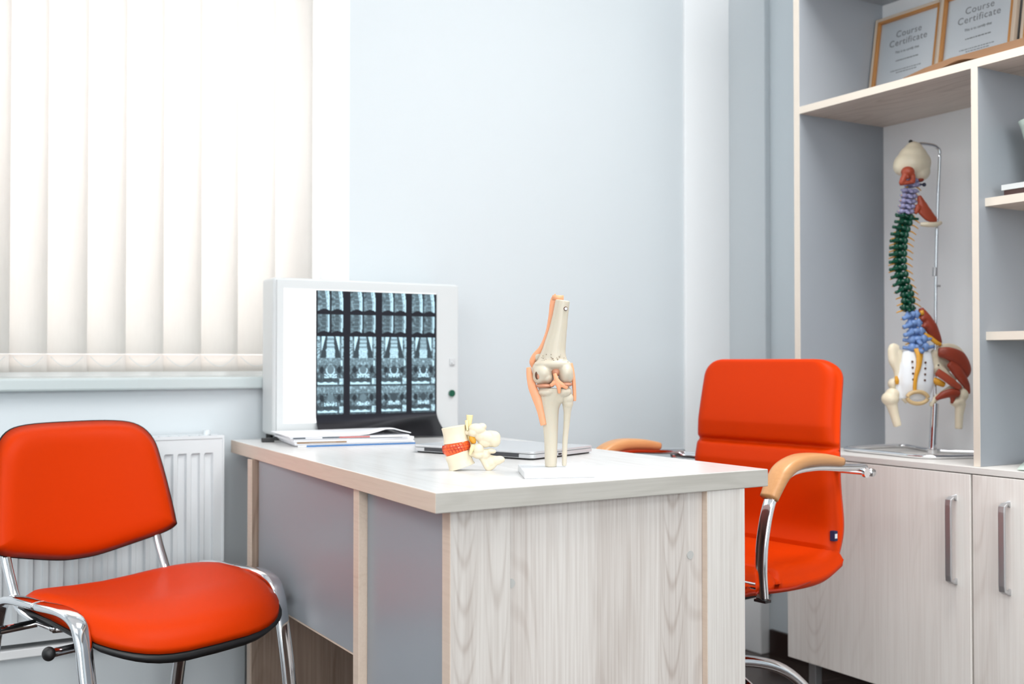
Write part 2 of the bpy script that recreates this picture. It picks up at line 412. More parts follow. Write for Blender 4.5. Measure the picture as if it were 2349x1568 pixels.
for i in range(60): box(bm, -1 + i * .025, -1 + i * .025 + .016, -.022, .012, .449, .456)
box(bm, -1, RW, -.037, -.022, .449, .456); box(bm, -1, RW, .012, .045, .449, .456)
obj('top_grille', bm, M_rad, rad)
bm = bm_new(); cyl(bm, (RW - .03, .0, .456), (RW - .03, 0, .468), .009)
obj('bleed_valve', bm, M_rad, rad)
for x in (-.7, .3): obj('wall_bracket', box(bm_new(), x, x + .03, .040, .050, .05, .4), M_rad, rad)

# ------------------------------------------------------------------ desk
desk = empty('office_desk', (1.1, 2.1, 0), 0, 'pale laminate office desk with grey side panels running out from the window wall', 'desk')
def D(x, y, z=0): return (x - 1.1, y - 2.1, z)
ZD = .745
pts = [(.747, 1.484), (1.443, 1.497), (1.437, 2.752), (.803, 2.752)]
bm = prism(bm_new(), [D(x, y)[:2] for x, y in pts], ZD - .032, ZD)
top = obj('desk_top', bm, M_wy, desk, bevel=.0015, seg=2)
# edge bands (front, left)
top.data.materials.append(wood('pale_laminate_front_edge', srgb(188, 185, 178), srgb(160, 156, 148), 'x', contrast=.6)); top.data.materials.append(M_edge_tan)
for p in top.data.polygons:
    if p.normal.y < -.9: p.material_index = 1
    elif p.normal.x < -.9: p.material_index = 2
zt = ZD - .032
# near end: left board, recessed panel, right board
def dbox(name, x0, x1, y0, y1, z0, z1, mat, bev=.0008, par=desk):
    bm = bm_new(); a = D(x0, y0); c = D(x1, y1); box(bm, a[0], c[0], a[1], c[1], z0, z1); return obj(name, bm, mat, par, bevel=bev, seg=1)
e = dbox('end_board', .784, .893, 1.507, 1.533, 0, zt, wood('board_a', WL, WD, 'z', contrast=.85, off=7.7, plank=17)); 
dbox('end_board_edge', .7835, .7845, 1.507, 1.533, 0, zt, M_edge_tan, 0)
e = dbox('end_panel', .893, 1.2965, 1.512, 1.532, 0, zt, wood('board_b', srgb(220, 215, 210), srgb(166, 152, 143), 'z', contrast=1.0, off=2.25, stripe=9, plank=15))
for x, z in ((.8965, .588), (1.268, .6)):
    bm = bm_new(); c = D(x, 1.512, z); cyl(bm, (c[0], c[1] + .001, z), (c[0], c[1] - .0012, z), .0075); obj('screw_cover', bm, pm('screw_cover_grey', srgb(186, 186, 183), .4), e, smooth=False)
e = dbox('end_board', 1.297, 1.386, 1.498, 1.532, 0, zt, wood('board_c', WL, WD, 'z', contrast=.85, off=4.9, plank=12))
dbox('end_board_edge', 1.2962, 1.2972, 1.499, 1.512, 0, zt, M_edge_tan, 0, e)
# left side: drawer unit side, divider, modesty panel, far support
dbox('side_panel', .788, .804, 1.533, 1.84, 0, zt, M_grey)
dbox('divider_panel', .772, 1.27, 1.842, 1.868, 0, zt, M_edge_tan)
dbox('modesty_panel', .796, .812, 1.868, 2.50, .395, zt, M_grey)
dbox('modesty_panel_edge', .7955, .8125, 1.868, 2.50, .392, .395, M_edge_tan, 0)
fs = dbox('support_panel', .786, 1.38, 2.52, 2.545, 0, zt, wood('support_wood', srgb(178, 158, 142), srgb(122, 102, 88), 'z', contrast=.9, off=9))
dbox('support_edge', .783, .7865, 2.52, 2.545, 0, zt, M_edge_tan, 0, fs)

# ------------------------------------------------------------------ negatoscope
vx0, vx1, vz0, vz1 = .883, 1.413, .758, 1.157
lb = empty('film_viewer', (1.148, 2.71, .745), 0, 'white lit film viewer box standing at the back of the desk', 'film viewer')
def L_(x, y, z): return (x - 1.148, y - 2.71, z - .745)
bm = bm_new()
a, c = L_(vx0, 2.66, vz0), L_(vx1, 2.752, vz1); box(bm, a[0], c[0], a[1] + .004, c[1], a[2], c[2]); obj('housing', bm, M_gloss, lb, bevel=.008, seg=3)
px0, px1, pz0, pz1 = .908, 1.341, .787, 1.130
bm = bm_new()
def lbx(x0, x1, y0, y1, z0, z1): a, c = L_(x0, y0, z0), L_(x1, y1, z1); box(bm, a[0], c[0], a[1], c[1], a[2], c[2])
lbx(vx0 + .008, px0, 2.656, 2.665, vz0 + .006, vz1 - .006); lbx(px1, vx1 - .008, 2.656, 2.665, vz0 + .006, vz1 - .006)
lbx(px0, px1, 2.656, 2.665, vz0 + .006, pz0); lbx(px0, px1, 2.656, 2.665, pz1, vz1 - .006)
obj('front_bezel', bm, M_gloss, lb)
bm = bm_new(); lbx(px0, px1, 2.660, 2.663, pz0, pz1); obj('lit_panel', bm, M_lit, lb)
bm = bm_new(); c = L_(1.385, 2.656, .857); cyl(bm, c, (c[0], c[1] - .006, c[2]), .0095); obj('push_button', bm, M_button, lb, bevel=.001)
bm = bm_new(); c = L_(1.387, 2.656, .946); box(bm, c[0] - .008, c[0] + .008, c[1] - .004, c[1], c[2] - .012, c[2] + .006)
cyl(bm, (c[0], c[1], c[2] - .006), (c[0], c[1] - .008, c[2] - .006), .004); obj('dimmer_slider', bm, pm('light_grey_plastic', srgb(200, 203, 205), .4), lb, bevel=.001)
for x in (.90, 1.39):
    for y in (2.675, 2.74): c = L_(x, y, .745); obj('rubber_foot', cyl(bm_new(), c, (c[0], c[1], .014), .009), M_black, lb)
bm = bm_new(); sweep(bm, [L_(1.42, 2.745, .80), L_(1.437, 2.74, .87), L_(1.436, 2.745, .82), L_(1.43, 2.75, .76), L_(1.45, 2.74, .749)], .0018, seg=6); 
obj('power_cord', bm, M_gloss, lb, smooth=True)

# MRI film: fine mesh with the picture in a colour attribute, transmissive so that the viewer lights it
def film_value(u, v):
    """u 0..1 left-right, v 0..1 top-bottom of the printed area -> brightness"""
    def ns(x, y, s): return noise.noise(Vector((x * s, y * s, 3.1)))
    base_ = .035
    cols = [(.012, .218), (.272, .483), (.53, .738), (.785, .985)]
    ci = None
    for i, (a, b) in enumerate(cols):
        if a <= u <= b: ci = i; lu = (u - a) / (b - a)
    if ci is None or v > .965: return base_, 0
    sd = ci * 7.3
    g = 0
    if v < .345:      # two rows of paired sagittal slices
        row = 0 if v < .175 else 1
        lv = (v / .172) if row == 0 else (v - .182) / .160
        if lv > 1 or lv < .02: return base_, 0
        pair = 0 if lu < .49 else 1
        x = (lu - (0 if pair == 0 else .51)) / .49
        if x < 0.03 or x > .97: return base_, 0
        if lv > .93 - .10 * abs(math.sin(x * 3)) : return .06, 0
        g = .30 + .30 * ns(x * .5 + sd, lv + row * 3, 9) + .22 * ns(x + sd + pair, lv, 28)
        bend = .08 * math.sin(lv * 2.6 + row * .8) + .05 * (row == 0) * (lv - .5)
        # vertebral bodies: dark blocks up the middle
        vx = .42 + bend; q = (lv * 5 + .2) % 1
        if abs(x - vx) < .15: g = .22 + .16 * ns(x + sd, lv * 3, 18) + (.18 if q < .16 else 0)
        cx_ = .82 + bend; d = abs(x - cx_)
        if d < .075: g = 1.0
        elif d < .13: g = .12
        cx2 = .66 + bend * 1.3; d2 = abs(x - cx2)
        if d2 < .05: g = max(g, .75 + .3 * ns(x, lv + sd, 14)) if row == 0 else .5
        if x > .95: g = .1
        if row == 1: g *= .8
        if row == 0 and lv > .6: g += .25 * (lv - .6) * (1 - abs(x - .5))
    elif v < .525:    # coronal slices
        lv = (v - .355) / .165
        if lv < 0: return base_, 0
        x = lu - .5
        g = .28 + .35 * ns(x * 1.2 + sd, lv, 6) + .15 * ns(x + sd, lv, 25)
        wv = .12 + .05 * lv
        ax = abs(x)
        if ax < wv: g = .42 + .32 * (math.sin(lv * 34) > .1) * (1 if ci < 3 else .4) + .1 * ns(x, lv + sd, 20)
        elif ax < wv + .07 + .16 * lv: g = .10
        elif ax < .34 and lv < .72 - .8 * abs(ax - .27): g = .95
        elif ax > .42: g = .7 if ns(x, lv, 12) > -.1 else .3
        if lv > .62 and ax < .14 + .1 * (1 - lv): g = .75 + .3 * ns(x + sd, lv, 16)
    else:             # axial slices, two rows
        row = 0 if v < .745 else 1
        lv = (v - .525) / .22 if row == 0 else (v - .745) / .22
        x = lu - .5; ax = abs(x)
        g = .16 + .55 * max(0, ns(ax * 1.6 + sd, lv * 1.2 + row * 5, 7)) + .18 * ns(x + sd, lv + row, 22)
        if lv < .25: g += .16
        if (ax - .33) ** 2 * 2.2 + (lv - .42) ** 2 < .014: g = .05
        r2 = x * x * 1.3 + (lv - .42) ** 2
        if r2 < .022: g = .30 if ci < 2 else .12
        elif r2 < .04 and row == 0 and lv > .36: g = .8 + .25 * ns(x * 2, lv + sd, 12)
        if .56 < lv < .70 and .05 < ax < .24 and ns(ax * 2 + sd, lv * 2 + row, 10) > -.12: g = .85
        if .60 < lv < .68 and ax < .03: g = .95
        if .72 < lv < .84: g = .10 + .2 * max(0, ns(x + sd, lv, 18))
        if .84 < lv < .93 and -.5 < x < .27: g = 1.0 if lv > .865 - .02 * math.sin(x * 22) else .3
        if x > .34 and lv > .72: g = .7 + .5 * ns(x, lv + sd, 12)
        if .395 < x < .46 and .08 < lv < .28 and row == 0: g = 1
        if lv > .94: g = .12 + .3 * max(0, ns(x, lv + sd + row, 20))
    return max(.03, min(1, g)), 1
fx0, fx1, fz0, fz1 = .993, 1.338, .7525, 1.127
nu, nv = 250, 290
verts, faces, cols_ = [], [], []
for j in range(nv + 1):
    v = j / nv
    for i in range(nu + 1):
        u = i / nu
        z = fz1 - (fz1 - fz0) * v; y = 2.6535; x = fx0 + (fx1 - fx0) * u
        k = max(0, (v - .84) / .16)                    # foot of the film curls toward the room, more on the right
        c = k * k * (.25 + .75 * u ** 2)
        y -= .12 * c; z -= .004 * c; x += -.034 * c + .010 * k * k
        verts.append((x - 1.148, y - 2.71, z - .745))
        g, on = film_value(u, v / .885) if v < .885 else (.03, 0)
        g = min(1, 1.12 * g ** 1.3); cols_ += [.008 + g * .56, .011 + g * .82, .014 + g * .95, 1] if on else [.011, .012, .016, 1]
for j in range(nv):
    for i in range(nu):
        a = j * (nu + 1) + i; faces.append((a, a + 1, a + nu + 2, a + nu + 1))
me = bpy.data.meshes.new('scan_film'); me.from_pydata(verts, [], faces)
ca = me.color_attributes.new('print', 'FLOAT_COLOR', 'POINT'); ca.data.foreach_set('color', cols_)
for p in me.polygons: p.use_smooth = True
film = bpy.data.objects.new('scan_film', me); COL.objects.link(film); film.location = (1.148, 2.71, .745)
tag(film, 'dark spine scan film with four columns of images hung on the lit viewer', 'scan film')
m = bpy.data.materials.new('printed_scan_film'); m.use_nodes = True; nt = m.node_tree; nt.nodes.clear()
at = N(nt, 'ShaderNodeVertexColor'); at.layer_name = 'print'
t = N(nt, 'ShaderNodeBsdfTransparent'); g = N(nt, 'ShaderNodeBsdfGlossy'); g.inputs['Roughness'].default_value = .3; g.inputs[0].default_value = (.07, .07, .075, 1)
d = N(nt, 'ShaderNodeBsdfDiffuse'); d.inputs[0].default_value = (.014, .014, .017, 1)
fr = N(nt, 'ShaderNodeFresnel'); mx = N(nt, 'ShaderNodeMixShader'); ad = N(nt, 'ShaderNodeAddShader'); o = N(nt, 'ShaderNodeOutputMaterial')
nt.links.new(at.outputs[0], t.inputs[0]); nt.links.new(t.outputs[0], ad.inputs[0]); nt.links.new(d.outputs[0], ad.inputs[1])
nt.links.new(fr.outputs[0], mx.inputs[0]); nt.links.new(ad.outputs[0], mx.inputs[1]); nt.links.new(g.outputs[0], mx.inputs[2]); nt.links.new(mx.outputs[0], o.inputs[0])
me.materials.append(m)

# ------------------------------------------------------------------ visitor chair (orange, chrome frame)
def make_visitor_chair():
    ch = empty('visitor_chair', (.492, 2.303, 0), R(23), 'orange padded visitor chair with chrome tube legs facing into the room by the radiator', 'chair')
    # seat pad: outline superellipse with saddle surface
    def seat_grid(dz, shrink, thick_top=True, n=44, rings=12):
        bm = bm_new(); R_ = []
        cen = bm.verts.new((0, -.045, seat_z(0, -.045) + dz))
        for k in range(1, rings + 1):
            f = k / rings; ring = []
            for j in range(n):
                a = 2 * math.pi * j / n; c, s = math.cos(a), math.sin(a)
                e = .56
                x = math.copysign(abs(c) ** e, c) * (.243 - shrink); y = math.copysign(abs(s) ** e, s) * (.212 - shrink)
                if y < 0: x *= 1 - .10 * (abs(y) / .212) ** 2
                else: x *= 1 - .06 * (abs(y) / .212) ** 2
                ff = f
                x *= ff; yy = -.045 + y * ff
                drop = 0 if f < .8 else -(1 - math.sqrt(max(0, 1 - ((f - .8) / .2) ** 2))) * .022
                ring.append(bm.verts.new((x, yy, seat_z(x, yy) + dz + (drop if thick_top else 0))))
            R_.append(ring)
        for j in range(n): bm.faces.new((cen, R_[0][j], R_[0][(j + 1) % n]))
        for k in range(rings - 1):
            for j in range(n): bm.faces.new((R_[k][j], R_[k + 1][j], R_[k + 1][(j + 1) % n], R_[k][(j + 1) % n]))
        return bm, R_[-1], n
    def seat_z(x, y):
        z = .456 + .030 * (x / .235) ** 2 * max(0, min(1, 1 - (-y - .02) / .16))
        if y < -.10: z -= .040 * ((-y - .10) / .155) ** 2
        if y > .08: z += .006 * ((y - .08) / .09) ** 2
        return z
    bm, edge, n = seat_grid(0, 0)
    low = [bm.verts.new((v.co.x, v.co.y, v.co.z - .014)) for v in edge]
    for j in range(n): bm.faces.new((edge[j], low[j], low[(j + 1) % n], edge[(j + 1) % n]))
    bm.faces.new(low)
    obj('seat', bm, M_orange, ch, smooth=True)
    bm, edge, n = seat_grid(-.040, -.006, False)
    low = []
    for v in edge: low.append(bm.verts.new((v.co.x * .93, -.045 + (v.co.y + .045) * .93, v.co.z - .014)))
    for j in range(n): bm.faces.new((edge[j], low[j], low[(j + 1) % n], edge[(j + 1) % n]))
    bm.faces.new(low)
    obj('seat_shell', bm, M_black, ch, smooth=True)
    # backrest: outline in x,z, bowed
    def back_pts(f, n):
        key = [(x * 1.10, z) for x, z in [(0, .805), (.10, .803), (.15, .790), (.178, .755), (.190, .70), (.200, .63), (.207, .565), (.205, .548), (.175, .532), (.10, .512), (.04, .500), (0, .498)]]
        P = [Vector((x, 0, z)) for x, z in key]; P = P + [Vector((-p.x, 0, p.z)) for p in P[-2:0:-1]]
        Q = spline(P, 4, True)
        c = Vector((0, 0, .655)); return [c + (q - c) * f for q in Q]
    def ybow(x, z): return .232 + .05 * (z - .5) / .3 - .9 * x * x
    def back_mesh(front, off, fmax=1.0):
        bm = bm_new(); rings = []
        m = 10
        cv = bm.verts.new((0, ybow(0, .655) + off - (front), .655))
        for k in range(1, m + 1):
            f = k / m; ring = []
            rise = front * math.sqrt(max(0, 1 - max(0, (f - .72) / .28) ** 2))
            for q in back_pts(f * fmax, 0): ring.append(bm.verts.new((q.x, ybow(q.x, q.z) + off - rise, q.z)))
            rings.append(ring)
        n = len(rings[0])
        for j in range(n): bm.faces.new((cv, rings[0][j], rings[0][(j + 1) % n]))
        for k in range(m - 1):
            for j in range(n): bm.faces.new((rings[k][j], rings[k + 1][j], rings[k + 1][(j + 1) % n], rings[k][(j + 1) % n]))
        return bm, rings[-1], n
    bm, ed, n = back_mesh(.028, 0)
    bk = bm.verts.new((0, ybow(0, .655) + .003, .655))
    for j in range(n): bm.faces.new((bk, ed[j], ed[(j + 1) % n]))
    obj('backrest', bm, M_orange, ch, smooth=True)
    bm, ed, n = back_mesh(-.016, .002, 1.012)
    bk = bm.verts.new((0, ybow(0, .655), .655))
    for j in range(n): bm.faces.new((bk, ed[j], ed[(j + 1) % n]))
    obj('backrest_shell', bm, M_black, ch, smooth=True)
    # side frames: each an inverted U of flat-oval tube = two legs joined by a top bend
    for s in (-1, 1):
        X = .236 if s > 0 else -.246
        sweep_pts = [(X, -.235, .012), (X, -.205, .22), (X, -.176, .37), (X, -.165, .42), (X, -.146, .452), (X, -.10, .466), (X, -.02, .4665)]
        bm = bm_new(); sweep(bm, sweep_pts, r=.0088, rh=.0172, ref=(1, 0, 0), k=8, seg=16, sq=2.6); obj('leg', bm, M_chrome, ch, smooth=True)
        sweep_pts = [(X, .235, .012), (X, .19, .22), (X, .155, .37), (X, .142, .42), (X, .122, .452), (X, .08, .466), (X, -.021, .4665)]
        bm = bm_new(); sweep(bm, sweep_pts, r=.0088, rh=.0172, ref=(1, 0, 0), k=8, seg=16, sq=2.6); obj('leg', bm, M_chrome, ch, smooth=True)
        for y in (-.236, .236):
            bm = bm_new(); box(bm, X - .012, X + .012, y - .018, y + .018, 0, .022); obj('foot_cap', bm, M_black, ch, bevel=.004)
        # back upright
        bm = bm_new(); x2 = s * .188
        sweep(bm, [(x2, .02, .405), (x2, .10, .412), (x2, .16, .432), (x2, .192, .48), (x2, .218, .54), (x2, .236, .62)], r=.0075, rh=.011, ref=(1, 0, 0), k=6, seg=14, sq=2.4)
        obj('back_upright', bm, M_chrome, ch, smooth=True)
    for y, z in ((-.11, .395), (.085, .408)):
        bm = bm_new(); cyl(bm, (-.275, y, z), (.275, y, z), .0085); rl = obj('cross_rail', bm, M_chrome, ch, smooth=False)
        for s in (-1, 1):
            bm = bm_new(); ball(bm, (s * .281, y, z), (.012, .0135, .0135)); obj('end_cap', bm, M_black, rl, smooth=True)
    bm = bm_new(); sweep(bm, [(-.19, .03, .402), (-.13, .0, .404), (0, -.01, .405), (.13, 0, .404), (.19, .03, .402)], r=.008, k=5, seg=10); obj('support_bar', bm, M_chrome, ch, smooth=True)
    for o in COL.objects:                       # true size: 5 % smaller, legs reaching the floor
        p = o.parent
        if p is ch or (p and p.parent is ch):
            for v in o.data.vertices:
                z = v.co.z; v.co.x *= .95; v.co.y *= .95
                v.co.z = .945 - (.945 - z) * .95 if z > .3 else z * (.33225 / .3)
    return ch
make_visitor_chair()

# ------------------------------------------------------------------ swivel armchair
ac = empty('swivel_armchair', (1.642, 1.911, 0), R(-83), 'orange swivel armchair with beech armrests and chrome arms between desk and cabinets', 'chair')
def quilt(bm, pts, hw, th, rows, edge=.02):
    """padded band: pts = centre line [(y,z)], hw(t) half width, th thickness, seams at rows"""
    P = spline([Vector((0, y, z)) for y, z in pts], 36); n = len(P); m = 22
    F, B = [], []
    for i, p in enumerate(P):
        t = i / (n - 1); tan = (P[min(i + 1, n - 1)] - P[max(i - 1, 0)]).normalized(); nr = Vector((0, -tan.z, tan.y))
        if nr.z < 0 and abs(nr.z) > abs(nr.y): nr = -nr
        if abs(nr.y) >= abs(nr.z) and nr.y > 0: nr = -nr
        fa, ba = [], []
        w = hw(t)
        dip = min([abs(t - r_) for r_ in rows] + [9]); d = math.exp(-(dip / .012) ** 2) * .014
        puff = .010 * min(1, dip / .09)
        endf = min(1, t / .03, (1 - t) / .03); endr = math.sqrt(max(0, 1 - (1 - endf) ** 2))
        for j in range(m + 1):
            u = -1 + 2 * j / m; su = math.copysign(1 - (1 - abs(u)) ** 1.6, u)
            er = math.sqrt(max(0, 1 - max(0, (abs(su) - .86) / .14) ** 2))
            h = th * .5 * er * endr
            wr = .0012 * math.sin(j * 1.9 + i * .7) * (d > .002)
            fa.append(bm.verts.new(p + Vector((su * w, 0, 0)) + nr * (h + (puff * er - d * er) + wr)))
            ba.append(bm.verts.new(p + Vector((su * w, 0, 0)) - nr * h))
        F.append(fa); B.append(ba)
    for i in range(n - 1):
        for j in range(m):
            bm.faces.new((F[i][j], F[i][j + 1], F[i + 1][j + 1], F[i + 1][j])); bm.faces.new((B[i][j], B[i + 1][j], B[i + 1][j + 1], B[i][j + 1]))
        bm.faces.new((F[i][0], F[i + 1][0], B[i + 1][0], B[i][0])); bm.faces.new((F[i][m], B[i][m], B[i + 1][m], F[i + 1][m]))
    for G in (0, n - 1):
        for j in range(m): bm.faces.new((F[G][j], F[G][j + 1], B[G][j + 1], B[G][j]))
def bw(t):
    w = .214 + .006 * math.sin(t * 3)
    if t > .90: w -= .05 * ((t - .90) / .10) ** 2.4
    return w - .016 * t
bm = bm_new(); quilt(bm, [(.20, .505), (.222, .57), (.214, .68), (.222, .80), (.248, .948)], bw, .045, [.65, .0]); obj('backrest', bm, M_orange, ac, smooth=True)
bm = bm_new(); quilt(bm, [(.215, .502), (.15, .478), (.05, .474), (-.08, .480), (-.18, .478), (-.232, .452)], lambda t: .222 - .02 * max(0, t - .85) / .15, .052, [.5]); st = obj('seat', bm, M_orange, ac, smooth=True)
bm = bm_new(); sweep(bm, [(.213, .19, .487), (.218, .05, .462), (.218, -.1, .468), (.214, -.19, .458)], .0035, k=5, seg=8); obj('piping', bm, M_seam, st, smooth=True)
bm = bm_new(); box(bm, .205, .2165, .188, .2, .545, .567); tb = obj('fabric_tab', bm, pm('navy_fabric', srgb(26, 40, 82), .6), ac)
bm = bm_new(); box(bm, .2165, .2172, .190, .198, .551, .561); obj('tab_print', bm, M_white, tb)
for s in (-1, 1):
    X = s * .272
    # chrome arm tube
    P = [(X, .215, .712), (X, .13, .716), (X, .03, .722), (X, -.05, .712), (X, -.098, .668), (X, -.122, .60), (X, -.130, .53), (X, -.126, .468)]
    bm = bm_new(); sweep(bm, P, r=.008, rh=.0138, ref=(1, 0, 0), k=8, seg=16, sq=2.6); a_ = obj('arm_tube', bm, M_chrome, ac, smooth=True)
    bm = bm_new(); box(bm, X - .0145, X + .0145, -.135, -.117, .463, .468); obj('tube_cap', bm, M_black, a_)
    P = [(X, .125, .730), (X, .06, .738), (X, -.01, .738), (X, -.065, .718), (X, -.105, .668)]
    bm = bm_new(); sweep(bm, P, k=8, seg=18, sq=3.2, ref=(0, .3, 1), radii=[(.019, .010), (.022, .013), (.023, .014), (.023, .015), (.019, .013)]); obj('arm_pad', bm, M_beech, ac, smooth=True)
    bm = bm_new(); cyl(bm, (s * .2, .205, .702), (s * .285, .205, .702), .006); cyl(bm, (s * .283, .205, .702), (s * .290, .205, .702), .011); obj('arm_bolt', bm, M_chrome, ac)
    bm = bm_new(); cyl(bm, (s * .16, -.12, .49), (s * .262, -.12, .49), .007); obj('lower_bolt', bm, M_chrome, ac)
bm = bm_new(); sweep(bm, [(-.285, .233, .70), (-.15, .268, .70), (.15, .268, .70), (.285, .233, .70)], .009, k=6); obj('back_bar', bm, M_chrome, ac, smooth=True)
bm = bm_new(); box(bm, -.10, .10, -.11, .12, .415, .447); obj('seat_mechanism', bm, M_black, ac, bevel=.008)
bm = bm_new(); cyl(bm, (0, 0, .30), (0, 0, .42), .014); cyl(bm, (0, 0, .20), (0, 0, .32), .025); obj('gas_lift', bm, M_chrome, ac)
bm = bm_new(); cyl(bm, (0, 0, .20), (0, 0, .275), .036); obj('hub', bm, M_chrome, ac, bevel=.004)
for k in range(5):
    a = R(83 - 24 + 72 * k); c, s = math.cos(a), math.sin(a)
    P = [(c * r_, s * r_, z) for r_, z in ((.02, .255), (.10, .262), (.19, .238), (.26, .17), (.30, .085))]
    bm = bm_new(); sweep(bm, P, k=6, seg=14, radii=[(.016, .014), (.015, .013), (.013, .012), (.013, .011)]); lg = obj('base_leg', bm, M_chrome, ac, smooth=True)
    bm = bm_new(); cx, cy = c * .305, s * .305
    for q in (-1, 1): cyl(bm, (cx - s * .012 * q, cy + c * .012 * q, .025), (cx - s * .024 * q, cy + c * .024 * q, .025), .025)
    cyl(bm, (cx, cy, .03), (cx, cy, .085), .008); cyl(bm, (cx - s * .014, cy + c * .014, .025), (cx + s * .014, cy - c * .014, .025), .007); obj('castor', bm, M_black, lg)

# ------------------------------------------------------------------ wall unit: open shelving over cupboards
XF, XB = 2.172, 2.505
shelf = empty('shelving_unit', (2.34, 1.6, .706), 0, 'tall open shelving unit with cream edges standing on the cupboards', 'shelving')
def B_(name, x0, x1, y0, y1, z0, z1, mat, par, bev=.0008, org=(2.34, 1.6, .706)):
    bm = bm_new(); box(bm, x0 - org[0], x1 - org[0], y0 - org[1], y1 - org[1], z0 - org[2], z1 - org[2]); return obj(name, bm, mat, par, bevel=bev, seg=1)
def edged(name, x0, x1, y0, y1, z0, z1, mat, par, ename='edge_band'):
    o = B_(name, x0 + .0012, x1, y0, y1, z0, z1, mat, par, 0)
    B_(ename, x0, x0 + .0012, y0, y1, z0, z1, M_edge, o, 0); return o
edged('side_panel', XF, XB, 2.130, 2.150, .706, 2.40, M_grey, shelf)
edged('divider_panel', XF, XB, 1.580, 1.597, .706, 1.615, M_grey, shelf)
edged('side_panel', XF, XB, .78, .798, .706, 2.40, M_grey, shelf)
edged('long_shelf', XF, XB, .798, 2.130, 1.615, 1.634, M_wye, shelf)
edged('long_shelf', XF, XB, .798, 2.130, 1.965, 1.983, M_grey, shelf)
edged('top_panel', XF, XB, .798, 2.130, 2.382, 2.40, M_grey, shelf)
edged('short_shelf', XF + .024, XB, .798, 1.580, 1.298, 1.317, M_wye, shelf)
edged('short_shelf', XF + .024, XB, .798, 1.580, .993, 1.012, M_wye, shelf)
B_('back_panel', XB, XB + .006, .78, 2.150, .706, 2.40, pm('light_grey_backboard', srgb(246, 247, 248), .6), shelf, 0)
cab_mat = M_wz2
ys = [2.168, 1.5935, 1.0195, .78 - .0]
CY0 = (2.34, 1.88, 0)
def cupboard(y1, y0, hy, label, lname):
    c = empty('base_cupboard', (2.34, (y0 + y1) / 2, 0), 0, label, 'cupboard', 'pale laminate base cupboards')
    org = (2.34, (y0 + y1) / 2, 0)
    B_('body', 2.176, XB, y0 + .001, y1 - .001, .146, .690, M_wz2, c, .0008, org)
    d = B_('door', 2.157, 2.1745, y0 + .002, y1 - .002, .146, .688, lname, c, .001, org)
    zc, hh = .536, .096
    bm = bm_new(); hx = 2.157 - 2.34; hyy = hy - org[1]
    P = [(hx, hyy, zc + hh), (hx - .016, hyy, zc + hh), (hx - .025, hyy, zc + hh - .005), (hx - .026, hyy, zc + hh - .016), (hx - .026, hyy, zc - hh + .016), (hx - .025, hyy, zc - hh + .005), (hx - .016, hyy, zc - hh), (hx, hyy, zc - hh)]
    sweep(bm, P, r=.008, rh=.0035, smooth=False, seg=16, sq=5, ref=(0, 0, 1) if False else (1, 0, .001)); obj('handle', bm, M_satin, d, smooth=False)
    for x in (2.20, 2.46):
        for y in (y0 + .05, y1 - .06):
            bm = bm_new(); box(bm, x - org[0] - .012, x - org[0] + .012, y - org[1] - .012, y - org[1] + .012, .006, .146); box(bm, x - org[0] - .02, x - org[0] + .02, y - org[1] - .02, y - org[1] + .02, 0, .006)
            obj('leg', bm, M_satin, c, bevel=.001)
    return c
cupboard(2.168, 1.594, 1.634, 'pale laminate base cupboard nearest the corner, below the spine model', M_wz2)
cupboard(1.592, 1.02, 1.498, 'pale laminate base cupboard at the right edge, its handle on the left', wood('laminate_door_b', srgb(246, 242, 237), srgb(200, 187, 178), 'z', contrast=.6, plank=9, off=8.8, stripe=6))
wt = empty('cupboard_top', (2.34, 1.6, .690), 0, 'pale laminate top board lying across the base cupboards', 'worktop')
o = B_('board', 2.157, XB, .78, 2.168, .6905, .7055, wood('pale_laminate_board', srgb(232, 230, 226), srgb(206, 200, 194), 'y', contrast=.6, off=3), wt, .0008, (2.34, 1.6, .690))

